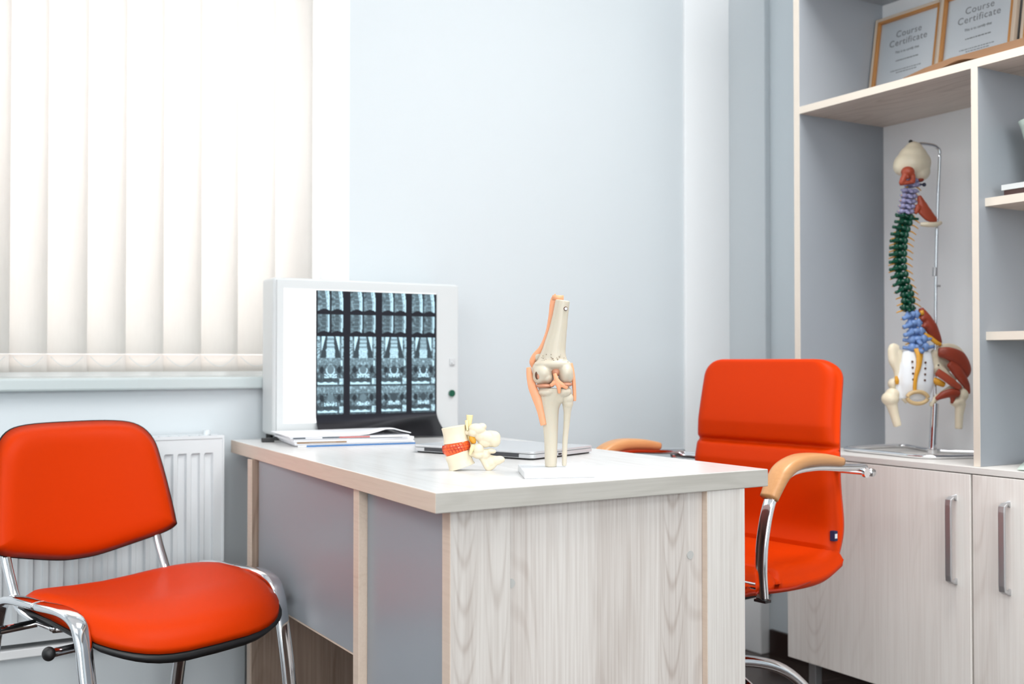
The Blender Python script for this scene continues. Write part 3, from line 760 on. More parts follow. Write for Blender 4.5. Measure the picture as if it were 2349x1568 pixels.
# ------------------------------------------------------------------ framed certificates
def text_mesh(name, body, size, loc, rot, parent, mat, ext=.0002, spacing=1.0):
    cu = bpy.data.curves.new(name, 'FONT'); cu.body = body; cu.size = size; cu.align_x = 'CENTER'; cu.align_y = 'CENTER'; cu.extrude = ext; cu.space_character = spacing; cu.space_line = .95
    tmp = bpy.data.objects.new(name + '_t', cu); COL.objects.link(tmp)
    dg = bpy.context.evaluated_depsgraph_get(); me = bpy.data.meshes.new_from_object(tmp.evaluated_get(dg)); bpy.data.objects.remove(tmp); me.materials.clear(); me.materials.append(mat)
    o = bpy.data.objects.new(name, me); COL.objects.link(o); o.parent = parent; o.location = loc; o.rotation_euler = rot; return o
def certificate(loc, w, h, lean, rz, label, fmat, fill=True):
    # local: x to the right as seen by the reader, z up, reader at -y
    c = empty('framed_certificate', loc, 0, label, 'framed certificate', 'framed certificates on the shelf', rot=(-lean, 0, rz))
    fw = .011
    bm = bm_new(); box(bm, -w / 2, -w / 2 + fw, -.012, .004, 0, h); box(bm, w / 2 - fw, w / 2, -.012, .004, 0, h)
    box(bm, -w / 2 + fw, w / 2 - fw, -.012, .004, 0, fw); box(bm, -w / 2 + fw, w / 2 - fw, -.012, .004, h - fw, h)
    obj('frame', bm, M_frame2, c, bevel=.002)
    bm = bm_new(); f2 = .005
    box(bm, -w / 2 + fw - .001, -w / 2 + fw + f2, -.0125, -.001, fw, h - fw); box(bm, w / 2 - fw - f2, w / 2 - fw + .001, -.0125, -.001, fw, h - fw)
    box(bm, -w / 2 + fw, w / 2 - fw, -.0125, -.001, fw - .001, fw + f2); box(bm, -w / 2 + fw, w / 2 - fw, -.0125, -.001, h - fw - f2, h - fw + .001)
    obj('gilt_inner_edge', bm, M_gold, c)
    bm = bm_new(); box(bm, -w / 2 + fw, w / 2 - fw, -.001, .003, fw, h - fw); pp = obj('certificate_sheet', bm, M_cert, c)
    if fill:
        r_ = (R(90), 0, 0)
        text_mesh('title', 'Course\nCertificate', .026, (0, -.0013, h - .072), r_, pp, M_ink, spacing=1.12)
        text_mesh('line', 'This is to certify that', .0095, (0, -.0013, h - .112), r_, pp, M_ink2)
        for zz, ww in ((.137, .07), (.165, .10), (.172, .06), (.20, .08)):
            bm = bm_new(); rnd = random.Random(int(zz * 1000)); x = -ww / 2
            while x < ww / 2:
                q = rnd.uniform(.003, .009); box(bm, x, x + q, -.0014, -.001, h - zz - .0012, h - zz + .0012); x += q + .002
            obj('line', bm, M_ink if zz > .14 else M_ink2, pp)
    bm = quad(bm_new(), (-w / 2 + fw, -.004, fw), (w / 2 - fw, -.004, fw), (w / 2 - fw, -.004, h - fw), (-w / 2 + fw, -.004, h - fw)); obj('glass', bm, M_glass, c)
    bm = bm_new(); box(bm, -.03, .03, .004, .006, .04, h * .7); obj('easel_back', bm, M_black, c)
    return c
certificate((2.438, 2.012, 1.6345), .228, .284, R(9), R(-90), 'framed course certificate at the left, standing lowest on the shelf', None)
certificate((2.428, 1.782, 1.6345), .228, .284, R(9), R(-90), 'framed course certificate above the brown folder, second from the left', None)
certificate((2.438, 1.545, 1.6345), .228, .284, R(9), R(-90), 'framed certificate mostly cut off by the right edge of the photo', None)
# kraft folder
bm = bm_new(); n = 40; top_, bot = [], []
for i in range(n + 1):
    t = i / n; y = 1.800 - t * .42
    lift = .006 + .010 * math.exp(-((t - .42) / .13) ** 2) if t > .05 else .006 + t * .1
    lo = max(.0006, .010 * math.exp(-((t - .40) / .10) ** 2) - .001); hi = .006 + .013 * min(1, t / .35)
    if t < .02: lo, hi = .004, .006
    row = [(2.176 + .012 * (1 - min(1, t * 6)), lo), (2.176 + .012 * (1 - min(1, t * 6)), hi), (2.30, hi * .9), (2.40, .004), (2.40, .0008), (2.30, .0008)]
    top_.append([bm.verts.new((x - 2.28, y - 1.6, z)) for x, z in row])
for i in range(n):
    for j in range(6): bm.faces.new((top_[i][j], top_[i][(j + 1) % 6], top_[i + 1][(j + 1) % 6], top_[i + 1][j]))
bm.faces.new(top_[0]); bm.faces.new(top_[-1])
kf = obj('kraft_folder', bm, M_kraft, loc=(2.28, 1.6, 1.6345)); tag(kf, 'brown kraft paper folder lying at the shelf edge before the certificates', 'folder')

# things in the right bays
def solid(name, loc, dims, mat, label, cat, rz=0, bev=.001, group=None):
    bm = bm_new(); box(bm, -dims[0] / 2, dims[0] / 2, -dims[1] / 2, dims[1] / 2, 0, dims[2]); o = obj(name, bm, mat, bevel=bev, loc=loc); o.rotation_euler = (0, 0, rz); return tag(o, label, cat, group)
def book(loc, dims, mat, label, rz=0):
    b_ = empty('book', loc, rz, label, 'book', 'books on the upper right shelf'); x, y, z = dims
    bm = bm_new(); box(bm, -x / 2, x / 2, -y / 2, y / 2, 0, .002); box(bm, -x / 2, x / 2, -y / 2, y / 2, z - .002, z); box(bm, -x / 2, -x / 2 + .002, -y / 2, y / 2, .002, z - .002); obj('cover', bm, mat, b_)
    bm = bm_new(); box(bm, -x / 2 + .002, x / 2 - .004, -y / 2 + .003, y / 2 - .003, .002, z - .002); obj('page_block', bm, M_paper, b_); return b_
book((2.31, 1.420, 1.3175), (.19, .25, .0135), M_bk, 'dark maroon book lying on the upper right shelf under a white one')
book((2.305, 1.423, 1.3315), (.19, .25, .012), M_gloss, 'white book lying on top of the dark maroon book')
pot = empty('flower_pot', (2.30, 1.487, 1.3445), 0, 'pale green flared pot with an orange flower cut by the right edge', 'pot')
bm = bm_new(); prof = [(.001, 0), (.032, 0), (.038, .03), (.048, .08), (.060, .13), (.066, .146), (.062, .146), (.055, .128), (.044, .08), (.034, .01), (.001, .01)]
rg = []
for r_, z in prof: rg.append([bm.verts.new((r_ * math.cos(a), r_ * math.sin(a), z)) for a in [2 * math.pi * k / 32 for k in range(32)]])
for i in range(len(rg) - 1):
    for k in range(32): bm.faces.new((rg[i][k], rg[i][(k + 1) % 32], rg[i + 1][(k + 1) % 32], rg[i + 1][k]))
obj('vessel', bm, M_jade, pot, smooth=True)
bm = bm_new(); rnd = random.Random(4)
for k in range(14):
    a = rnd.uniform(0, 6.3); q = rnd.uniform(.0, .042); ball(bm, (q * math.cos(a), q * math.sin(a), .146 + rnd.uniform(-.004, .012)), (.016, .013, .010), seg=10)
obj('flower', bm, M_flower, pot, smooth=True)
bm = bm_new(); sweep(bm, [(0, 0, .012), (0, 0, .14)], .004, smooth=False); obj('stem', bm, M_green, pot, smooth=True)
# folded white paper on the cupboard top
bm = bm_new(); n = 8; rows = []
for i in range(n + 1):
    t = i / n
    rows.append([bm.verts.new((-.10 + .2 * j / 4, -.11 + .22 * t, .001 + .013 * t ** 2 * (j / 4) + .004 * math.sin(j))) for j in range(5)])
for i in range(n):
    for j in range(4): bm.faces.new((rows[i][j], rows[i][j + 1], rows[i + 1][j + 1], rows[i + 1][j]))
o = obj('paper_sheet', bm, M_jade, loc=(2.30, 1.425, .7075), smooth=True); o.rotation_euler = (0, 0, R(25)); s = o.modifiers.new('t', 'SOLIDIFY'); s.thickness = .0006
tag(o, 'pale curled paper sheet on the cupboard top at the right edge', 'paper')
# card box standing in the lower right bay is not in view

# ------------------------------------------------------------------ paper stack on the desk, item by item
u_ = Vector((.990, -.14, 0)); ang = math.atan2(-.14, .99)
def sheet_item(name, cx, cy, w, d, z0, z1, rot, mat, label, cat, parts=(), group=None, wave=0.0, seed=1, corner=0):
    rz = ang + rot
    o = empty(name, (cx, cy, z0), rz, label, cat, group)
    bm = bm_new(); n, m_ = 14, 10; rnd = random.Random(seed); ph = rnd.uniform(0, 6)
    def zf(i, j):
        x, y = i / n, j / m_
        z = wave * (.5 + .5 * math.sin(x * 5 + ph)) * (.4 + y * .6) 
        if corner: z += corner * math.exp(-(((x - .82) / .13) ** 2 + ((y - .05) / .5) ** 2))
        return z
    T_, B2 = [], []
    for i in range(n + 1):
        T_.append([bm.verts.new((-w / 2 + w * i / n, -d / 2 + d * j / m_, (z1 - z0) + zf(i, j))) for j in range(m_ + 1)])
        B2.append([bm.verts.new((-w / 2 + w * i / n, -d / 2 + d * j / m_, zf(i, j))) for j in range(m_ + 1)])
    for i in range(n):
        for j in range(m_):
            bm.faces.new((T_[i][j], T_[i + 1][j], T_[i + 1][j + 1], T_[i][j + 1])); bm.faces.new((B2[i][j], B2[i][j + 1], B2[i + 1][j + 1], B2[i + 1][j]))
        bm.faces.new((T_[i][0], B2[i][0], B2[i + 1][0], T_[i + 1][0])); bm.faces.new((T_[i][m_], T_[i + 1][m_], B2[i + 1][m_], B2[i][m_]))
    for j in range(m_):
        bm.faces.new((T_[0][j], T_[0][j + 1], B2[0][j + 1], B2[0][j])); bm.faces.new((T_[n][j], B2[n][j], B2[n][j + 1], T_[n][j + 1]))
    obj('pages', bm, mat, o)
    for (pn, x0, x1, zz0, zz1, pmat) in parts:
        bm = bm_new(); box(bm, -w / 2 + w * x0, -w / 2 + w * x1, -d / 2 - .0006, -d / 2 + .006, zz0, zz1); obj(pn, bm, pmat, o)
    return o
G = 'papers stacked before the film viewer'
cx, cy = 1.018, 2.515
sheet_item('magazine', cx + .005, cy, .285, .205, .7455, .7485, 0, M_paper, 'blue-covered booklet at the bottom of the paper stack', 'magazine', [('blue_cover', .07, 1.0, -.0002, .0026, M_blueb)], G)
sheet_item('paper_stack', cx + .002, cy + .002, .29, .205, .749, .7525, -.01, M_paper, 'thin bundle of white sheets just above the blue booklet', 'papers', [('paper_edges', .1, 1.0, .0002, .0008, M_satin)], G)
sheet_item('magazine', cx - .002, cy + .001, .288, .208, .753, .7565, 0, M_paper, 'booklet with a brown lettered spine near the bottom of the stack', 'magazine', [('brown_spine', .02, .43, .0002, .0033, M_brownb), ('spine_lettering', .12, .34, .0012, .0022, M_frame2)], G)
sheet_item('paper_stack', cx - .004, cy + .004, .294, .210, .757, .7625, .03, M_paper, 'thick bundle of loose white sheets in the middle of the stack', 'papers', [('slate_divider', .0, .9, .0040, .0046, M_slate)], G, .0008, 3)
sheet_item('magazine', cx - .008, cy + .003, .285, .208, .7635, .7675, -.03, M_paper, 'magazine with a slate and red cover edge near the top of the stack', 'magazine', [('slate_cover', .26, .40, .0006, .0032, M_slate), ('red_cover_patch', .40, .66, .0006, .0032, M_redb), ('slate_cover', .02, .12, .0004, .003, M_slate)], G)
sheet_item('paper_sheet', cx - .012, cy + .006, .296, .212, .7682, .7705, .02, M_paper, 'topmost loose white sheet with a raised corner on the paper stack', 'paper', (), G, .0012, 5, .014)
solid('binder_clip', (.858, 2.625, .7455), (.03, .014, .010), M_black, 'small black clip beside the left end of the paper stack', 'clip', ang)

# ------------------------------------------------------------------ laptop
lp = empty('laptop', (1.158, 1.867, ZD), math.atan2(-.93, .37), 'closed silver laptop with a black hinge lying behind the anatomical models', 'laptop')
# local x runs from the far hinge corner to the near one; body spans -x and +y
LWd, LD = .328, .224
def rrect(x0, x1, y0, y1, r_, n=6):
    P = []
    for cx_, cy_, a0 in ((x1 - r_, y1 - r_, 0), (x0 + r_, y1 - r_, 90), (x0 + r_, y0 + r_, 180), (x1 - r_, y0 + r_, 270)):
        for k in range(n + 1): a = R(a0 + 90 * k / n); P.append((cx_ + r_ * math.cos(a), cy_ + r_ * math.sin(a)))
    return P
bm = prism(bm_new(), rrect(-LWd, 0, 0, LD, .012), .0035, .0115); obj('base', bm, M_alu, lp, bevel=.0012)
bm = prism(bm_new(), rrect(-LWd + .004, -.004, .004, LD - .004, .012), .0012, .0036); obj('bottom_cover', bm, M_black, lp)
bm = prism(bm_new(), rrect(-LWd, 0, 0, LD, .012), .0122, .0175); obj('lid', bm, M_alu, lp, bevel=.0016)
bm = bm_new(); box(bm, -LWd + .035, -.035, -.0006, .01, .0048, .0122); obj('hinge_cover', bm, pm('anthracite_plastic', srgb(58, 60, 64), .4), lp)
for x in (-.03, -LWd + .03):
    for y in (.03, LD - .03):
        bm = bm_new(); cyl(bm, (x, y, 0), (x, y, .0014), .006); obj('rubber_foot', bm, M_black, lp)
bm = bm_new()
for k in range(4): box(bm, -.0006, .0006, .05 + k * .02, .061 + k * .02, .0052, .009)
for x in [0]: pass
obj('port', bm, M_black, lp)
# ------------------------------------------------------------------ anatomical models
def frame_fn(ax, s, z0):
    def K(px, py, y=0.0): return Vector(((px - ax) / s, y / s, (828 - py) / s + .945 - z0))
    return K
CAMYAW = R(-30.728)
# ---- knee joint model
s = 1287.; kn = empty('knee_joint_model', (1.06, 1.631, ZD), CAMYAW, 'ivory knee joint model with peach ligaments on a white plinth on the desk', 'anatomical model')
K = frame_fn(1275, s, ZD)
bm = bm_new(); Minv = (Matrix.Translation((1.06, 1.631, ZD)) @ Matrix.Rotation(CAMYAW, 4, 'Z')).inverted()
prism(bm, [(Minv @ Vector((x, y, ZD)))[:2] for x, y in ((1.023, 1.700), (.965, 1.582), (1.083, 1.542), (1.147, 1.668))], 0, .012)
obj('plinth', bm, pm('plinth_plastic', srgb(222, 226, 230), .4), kn, bevel=.0015, seg=3)
def px_sweep(bm, P, rad, k=6, seg=18, ref=(0, 1, 0), sq=2.0, cap=True, Kf=None, sc=None):
    Kf = Kf or K; sc = sc or s
    return sweep(bm, [Kf(*p) for p in P], k=k, seg=seg, ref=ref, radii=[(a / sc, b / sc) for a, b in rad], sq=sq, cap=cap)
def px_ball(bm, c, r, Kf=None, sc=None, M=None, seg=24):
    Kf = Kf or K; sc = sc or s
    return ball(bm, Kf(*c), tuple(v / sc for v in r), M, seg)
bm = bm_new()
px_sweep(bm, [(1291.5, 688, 0), (1286, 724, 0), (1280, 760, 0), (1271.5, 803, 0), (1268.5, 829, 0), (1268.5, 846, 2)], [(16.5, 16), (18, 17), (21, 18), (27, 20), (36, 22), (38, 22)])
px_ball(bm, (1245, 856, -6), (22.5, 30, 23)); px_ball(bm, (1298, 856, -6), (17.5, 30, 24)); px_ball(bm, (1232, 846, 2), (11, 20, 15)); px_ball(bm, (1304, 843, 2), (10, 20, 14))
px_ball(bm, (1254, 866, -4), (17, 28, 15)); px_ball(bm, (1296, 866, -4), (15, 28, 15)); px_ball(bm, (1268, 835, -6), (43, 24, 14)); px_ball(bm, (1240, 862, -8), (18, 25, 20)); px_ball(bm, (1302, 862, -6), (14, 26, 18))
femur = organic('femur', bm, M_bone, kn, .0014, 4)
bm = bm_new()
px_sweep(bm, [(1264, 1070, 0), (1264, 1010, 0), (1263, 970, 0), (1262, 935, 0), (1265, 912, 0), (1270, 899, 0), (1271, 890, 0)], [(13.5, 14), (15.5, 15), (18, 17), (21.5, 20), (29, 24), (36, 28), (37, 30)])
px_ball(bm, (1254, 899, -5), (20, 28, 11)); px_ball(bm, (1294, 898, -5), (18, 28, 14)); px_ball(bm, (1284, 912, -2), (14, 20, 14))
tibia = organic('tibia', bm, M_bone, kn, .0014, 3)
bm = bm_new()
px_sweep(bm, [(1294.5, 1068, -4), (1296.5, 1010, -4), (1299.5, 976, -4), (1301.5, 945, -5), (1302, 925, -6), (1302, 908, -6)], [(5.5, 6), (6.3, 6.5), (7, 7), (8.5, 8), (12.5, 11), (9, 9)])
px_ball(bm, (1302, 913, -8), (14.5, 14, 16)); px_ball(bm, (1303, 925, -8), (12, 12, 12))
organic('fibula', bm, M_bone, kn, .0012, 3)
bm = bm_new(); px_ball(bm, (1250, 884, -6), (21.5, 29, 6)); obj('meniscus', bm, M_lig2, kn, smooth=True)
bm = bm_new(); px_ball(bm, (1297, 881, -6), (16, 29, 6.5)); obj('meniscus', bm, M_lig2, kn, smooth=True)
bm = bm_new(); px_sweep(bm, [(1281, 681, 14), (1272, 690, 15), (1267, 725, 15), (1259, 762, 15), (1246, 796, 17), (1229, 816, 22), (1222, 830, 24), (1226, 843, 24)], [(12, 5), (9, 6), (8, 6), (7, 8), (8, 10), (8, 12), (7, 12), (5, 11)], sq=2.6)
px_sweep(bm, [(1268, 681.5, 10), (1294, 682, 10)], [(6, 4), (6, 4)]); obj('quadriceps_tendon', bm, M_lig, kn, smooth=True)
bm = bm_new(); px_ball(bm, (1237, 817, 20), (15, 12, 14), M=Matrix.Rotation(R(35), 4, 'Y')); obj('patella', bm, M_bone, kn, smooth=True)
bm = bm_new(); px_sweep(bm, [(1213, 842, 2), (1216, 862, 2), (1222, 888, -6), (1232, 914, -10), (1240, 942, -12), (1247, 974, -13)], [(5, 4), (8, 6), (10, 7), (10.5, 6), (8, 5), (7, 4)], sq=2.4)
obj('medial_ligament', bm, M_lig, kn, smooth=True)
bm = bm_new(); px_sweep(bm, [(1310, 833, -4), (1314, 852, -6), (1316.5, 880, -8), (1318, 905, -8), (1318.5, 919, -8)], [(4, 7), (4, 8), (4.5, 7), (4, 6), (3, 5)], sq=2.4); obj('lateral_ligament', bm, M_lig, kn, smooth=True)
bm = bm_new()
px_sweep(bm, [(1272, 856, -26), (1277, 872, -31), (1289, 882, -32), (1301, 889, -30)], [(4.5, 4), (6, 4), (5.5, 4), (4, 3)])
px_sweep(bm, [(1268, 876, -26), (1276, 876, -31), (1281, 888, -32), (1282, 901, -30)], [(4, 4), (6, 4), (5, 4), (3, 3)])
px_sweep(bm, [(1262, 884, -29), (1270, 878, -30), (1278, 874, -30)], [(4, 3), (5, 4), (4, 3)])
organic('cruciate_ligaments', bm, M_lig, kn, .0011, 2)
bm = bm_new(); px_ball(bm, (1275, 853, -12), (10, 14, 11)); obj('notch_pad', bm, M_lig2, kn, smooth=True)
bm = bm_new(); px_ball(bm, (1233.5, 861, -26), (6.5, 5, 10.5), M=Matrix.Rotation(R(-10), 4, 'Y')); hh = obj('ligament_pit', bm, M_hole, kn, smooth=True)
bm = bm_new(); px_ball(bm, (1235, 862, -29), (3.6, 4, 7)); obj('ligament_stub', bm, M_lig2, hh, smooth=True)
bm = bm_new(); c = K(1297.5, 708, -12); cyl(bm, c, c + Vector((0, -4.6 / s, 0)), 4.8 / s); sc_ = obj('screw_recess', bm, M_hole, kn, bevel=.0004)
bm = bm_new(); c = K(1298, 708.5, -14.5); cyl(bm, c, c + Vector((0, -4.2 / s, 0)), 3.4 / s); obj('screw', bm, M_satin, sc_, bevel=.0004)
bm = bm_new(); rnd = random.Random(3)
for q in range(46):
    x, y = rnd.gauss(1272, 20), rnd.gauss(824, 5.5)
    if 1240 < x < 1305: px_ball(bm, (x, y, -24.5 + abs(x - 1270) * .22), (rnd.uniform(.5, 1.1), 1.6, rnd.uniform(.6, 1.5)), seg=6)
for q in range(22):
    x, y = rnd.gauss(1266, 11), rnd.gauss(907, 5); px_ball(bm, (x, y, -24.2 + abs(y - 900) * .25 + abs(x - 1266) * .1), (rnd.uniform(.5, 1), .8, rnd.uniform(.5, 1.1)), seg=6)
o = obj('bone_pores', bm, pm('grey_brown_pore', srgb(150, 134, 112), .7), kn, smooth=True); o['kind'] = 'stuff'

# ---- lumbar vertebrae model
s = 1249.; ve = empty('vertebra_model', (.962, 1.758, ZD + .0005), CAMYAW, 'small cream model of two vertebrae with an orange disc lying on the desk', 'anatomical model')
K = frame_fn(1085, s, ZD)
def body(bm, top, bot, r0, rw, r1, dep):
    P = [top, tuple(top[i] * .8 + bot[i] * .2 for i in range(3)), tuple((top[i] + bot[i]) / 2 for i in range(3)), tuple(top[i] * .2 + bot[i] * .8 for i in range(3)), bot]
    return px_sweep(bm, P, [(r0, dep), (rw + .8, dep * .95), (rw, dep * .92), (rw + .8, dep * .95), (r1, dep)], k=4, seg=32, sq=2.15)
bm = bm_new(); body(bm, (1039.6, 978.5, 0), (1045.7, 1015, 0), 28.2, 26.5, 29.5, 24); obj('vertebral_body', bm, M_bone2, ve, smooth=True, bevel=.0012)
bm = bm_new(); body(bm, (1048, 1038.5, 0), (1059.5, 1072, 0), 28, 28.5, 32, 25); obj('vertebral_body', bm, M_bone2, ve, smooth=True, bevel=.0012)
MR = Matrix.Rotation(R(-10), 4, 'Y')
bm = bm_new(); px_sweep(bm, [(1044, 1014, 0), (1045.2, 1019, 0), (1046.5, 1026.5, 0), (1048, 1034, 0), (1049.5, 1039.5, 0)], [(26, 21), (30.5, 24.5), (32, 26), (30.5, 24.5), (26, 21)], k=4, seg=36, sq=2.3); dk = obj('disc', bm, M_disc, ve, smooth=True)
bm = bm_new()
for k in range(26):
    a = 2 * math.pi * k / 26
    P = []
    for q in range(5):
        t = -1 + q * .5; rr = 32.0 - 2.2 * t * t; aa = a + .10 * t
        cx_, cy_ = 1046.5 + 1.6 * t, 1026.5 + 9.2 * t
        P.append(K(cx_ + rr * math.cos(aa), cy_ - 5.2 * math.cos(aa), 25.6 / 31.3 * rr * math.sin(aa)))
    sweep(bm, P, .0008, seg=5, k=2)
for t in (-.35, .3):
    P = []
    for k in range(28):
        a = 2 * math.pi * k / 28; rr = 32.2 - 2.2 * t * t; P.append(K(1046.5 + 1.6 * t + rr * math.cos(a), 1026.5 + 9.2 * t - 5.2 * math.cos(a), 25.7 / 31.3 * rr * math.sin(a)))
    sweep(bm, P, .0006, seg=5, k=1, closed=True)
o = obj('disc_fibres', bm, M_dline, dk, smooth=True); o['kind'] = 'stuff'
bm = bm_new()
px_sweep(bm, [(1068, 992, 0), (1084, 992, -4), (1100, 990, -6)], [(7, 9), (7, 9), (8, 9)])
px_ball(bm, (1094, 984, -6), (20, 14, 13), M=Matrix.Rotation(R(8), 4, 'Y')); px_ball(bm, (1105, 979, -4), (11, 12, 9)); px_ball(bm, (1085, 992, -6), (12, 14, 11))
px_ball(bm, (1116, 1003, -4), (21, 13, 13), M=Matrix.Rotation(R(20), 4, 'Y')); px_ball(bm, (1128, 996, 2), (17, 11, 8), M=Matrix.Rotation(R(12), 4, 'Y')); px_ball(bm, (1134, 1011, -2), (14, 12, 15)); px_ball(bm, (1108, 1010, 0), (14, 12, 12))
px_ball(bm, (1125, 1018, 2), (12, 10, 8))
px_ball(bm, (1104, 999, -3), (18, 13, 15)); px_ball(bm, (1112, 1014, -2), (16, 12, 13)); px_ball(bm, (1131, 1003, -1), (17, 12, 15))
organic('vertebral_arch', bm, M_bone2, ve, .0011, 2)
bm = bm_new()
px_sweep(bm, [(1072, 1040, 0), (1088, 1040, -6), (1104, 1038, -8)], [(7, 9), (8, 9), (9, 9)])
px_ball(bm, (1097, 1030, -10), (13, 12, 14), M=Matrix.Rotation(R(-20), 4, 'Y')); px_ball(bm, (1098, 1042, -8), (15, 13, 10)); px_ball(bm, (1127, 1034, -6), (11, 10, 6), M=Matrix.Rotation(R(8), 4, 'Y')); px_ball(bm, (1114, 1036, -4), (10, 10, 7))
px_sweep(bm, [(1104, 1044, -4), (1112, 1058, -4), (1118, 1071, -6), (1120, 1079, -6)], [(9, 9), (9, 9), (8, 8), (4, 4)])
px_sweep(bm, [(1110, 1050, -2), (1126, 1056, -2), (1142, 1056, -4), (1152, 1054, -4)], [(11, 9), (13, 9), (10, 7), (6, 5)])
px_sweep(bm, [(1120, 1075, -6), (1128, 1069, -5), (1136, 1062, -4)], [(6, 6), (8, 6), (6, 5)])
px_ball(bm, (1110, 1044, -4), (15, 12, 10)); px_ball(bm, (1145, 1054, -3), (13, 8, 9)); px_ball(bm, (1122, 1062, -4), (15, 9, 12))
organic('vertebral_arch', bm, M_bone2, ve, .0011, 2)
bm = bm_new(); px_sweep(bm, [(1077, 952, 0), (1076, 966, 0), (1074, 982, 2), (1078, 1010, 4), (1080, 1030, 4)], [(8, 7), (6.5, 6), (6.5, 6), (6, 6), (5, 5)]); 
px_sweep(bm, [(1070, 964, -6), (1071, 976, -8), (1072, 987, -12)], [(4, 3), (3, 3), (2, 2)]); obj('spinal_cord', bm, M_cord, ve, smooth=True)
bm = bm_new(); px_ball(bm, (1084, 1008, -8), (7, 8, 11), M=Matrix.Rotation(R(-30), 4, 'Y')); obj('nerve_root', bm, M_nerve, ve, smooth=True)
bm = bm_new(); px_sweep(bm, [(1086, 1020, -14), (1082, 1030, -18), (1078, 1042, -20)], [(5.5, 4), (5, 4), (2, 2)]); obj('nerve_root', bm, M_cord, ve, smooth=True)

# ---- full spine model in the cabinet
s = 885.5; Z0 = .706
sp = empty('spine_model', (2.38, 1.871, Z0), CAMYAW, 'full flexible spine model with pelvis and red muscles on a chrome stand', 'anatomical model')
K = frame_fn(2140, s, Z0)
# stand
Sinv = (Matrix.Translation((2.38, 1.871, Z0)) @ Matrix.Rotation(CAMYAW, 4, 'Z')).inverted()
base_pts = [(2.245, 2.035), (2.232, 1.90), (2.232, 1.775), (2.33, 1.728), (2.43, 1.700), (2.475, 1.74), (2.42, 1.85), (2.405, 1.885), (2.42, 1.93), (2.470, 2.03), (2.40, 2.055), (2.30, 2.06)]
bm = bm_new(); sweep(bm, [Sinv @ Vector((x, y, Z0 + .0058)) for x, y in base_pts], .0055, k=5, seg=10, closed=True); obj('stand_base', bm, M_chrome, sp, smooth=True)
bm = bm_new(); c = Sinv @ Vector((2.400, 1.868, Z0)); cyl(bm, (0, 0, .001), K(2146, 925, 0), .0095); cyl(bm, (0, 0, 0), (0, 0, .012), .014); obj('stand_tube', bm, M_chrome, sp, smooth=False)
bm = bm_new(); sweep(bm, [K(2146, 930, 2), K(2150, 760, 4), K(2153, 620, 6), K(2158, 470, 6), K(2163, 372, 6), K(2163.5, 345, 6), K(2158, 335, 6), K(2145, 329.5, 4), K(2122, 327, 2), K(2106, 328, 0), K(2098, 323, 0)], .0042, k=6, seg=10); obj('stand_rod', bm, M_chrome, sp, smooth=True)
bm = bm_new(); cyl(bm, K(2150, 632, 6), K(2151, 612, 6), .0065); cyl(bm, K(2151, 655, 0), K(2160, 655, 0), .003); obj('rod_clamp', bm, M_satin, sp)
bm = bm_new(); px_ball(bm, (2094, 322, 0), (4.5, 4.5, 4)); px_sweep(bm, [(2094, 322, 0), (2097, 332, 0)], [(2, 2), (2, 2)]); obj('hook_knob', bm, M_black, sp, smooth=True)
# occiput
bm = bm_new(); px_ball(bm, (2096, 374, 0), (41, 34, 32)); px_ball(bm, (2099, 358, 0), (33, 29, 28)); px_ball(bm, (2101, 342, 0), (21, 19, 20)); px_ball(bm, (2114, 392, 0), (24, 24, 22)); px_ball(bm, (2080, 380, 0), (26, 26, 22)); px_ball(bm, (2120, 372, 2), (20, 26, 26))
organic('occipital_bone', bm, M_bone2, sp, .003, 5)
bm = bm_new(); px_ball(bm, (2079, 396, -22), (15, 14, 13)); px_sweep(bm, [(2076, 396, -24), (2067, 412, -26), (2062, 424, -24)], [(7, 7), (7, 6), (5, 5)]); px_sweep(bm, [(2086, 396, -24), (2089, 410, -26), (2090, 422, -24)], [(7, 7), (6, 6), (5, 5)]); px_sweep(bm, [(2060, 423, -22), (2076, 421, -24), (2092, 418, -22)], [(5, 5), (5, 5), (5, 5)])
organic('neck_muscle', bm, M_musc2, sp, .002, 2)
bm = bm_new(); px_ball(bm, (2076, 409, -30), (4.5, 4, 5)); px_ball(bm, (2113, 412, -6), (8, 10, 5)); obj('neck_muscle', bm, M_musc, sp, smooth=True)
bm = bm_new(); px_sweep(bm, [(2110, 448, -6), (2118, 470, -6), (2130, 488, -4), (2150, 506, -2)], [(4, 5), (11, 7), (12, 7), (6, 5)]); px_sweep(bm, [(2108, 470, -8), (2104, 482, -8), (2100, 490, -8)], [(7, 5), (6, 5), (4, 4)]); px_sweep(bm, [(2112, 484, -4), (2130, 500, -4), (2150, 508, -2)], [(5, 5), (6, 5), (4, 4)])
organic('scalene_muscle', bm, M_musc2, sp, .002, 2)
bm = bm_new(); px_sweep(bm, [(2112, 514, -8), (2125, 515, -12), (2145, 515, -10), (2161, 510, -4)], [(4, 4), (6, 5), (6, 5), (4, 4)]); obj('rib_stub', bm, M_bone2, sp, smooth=True)
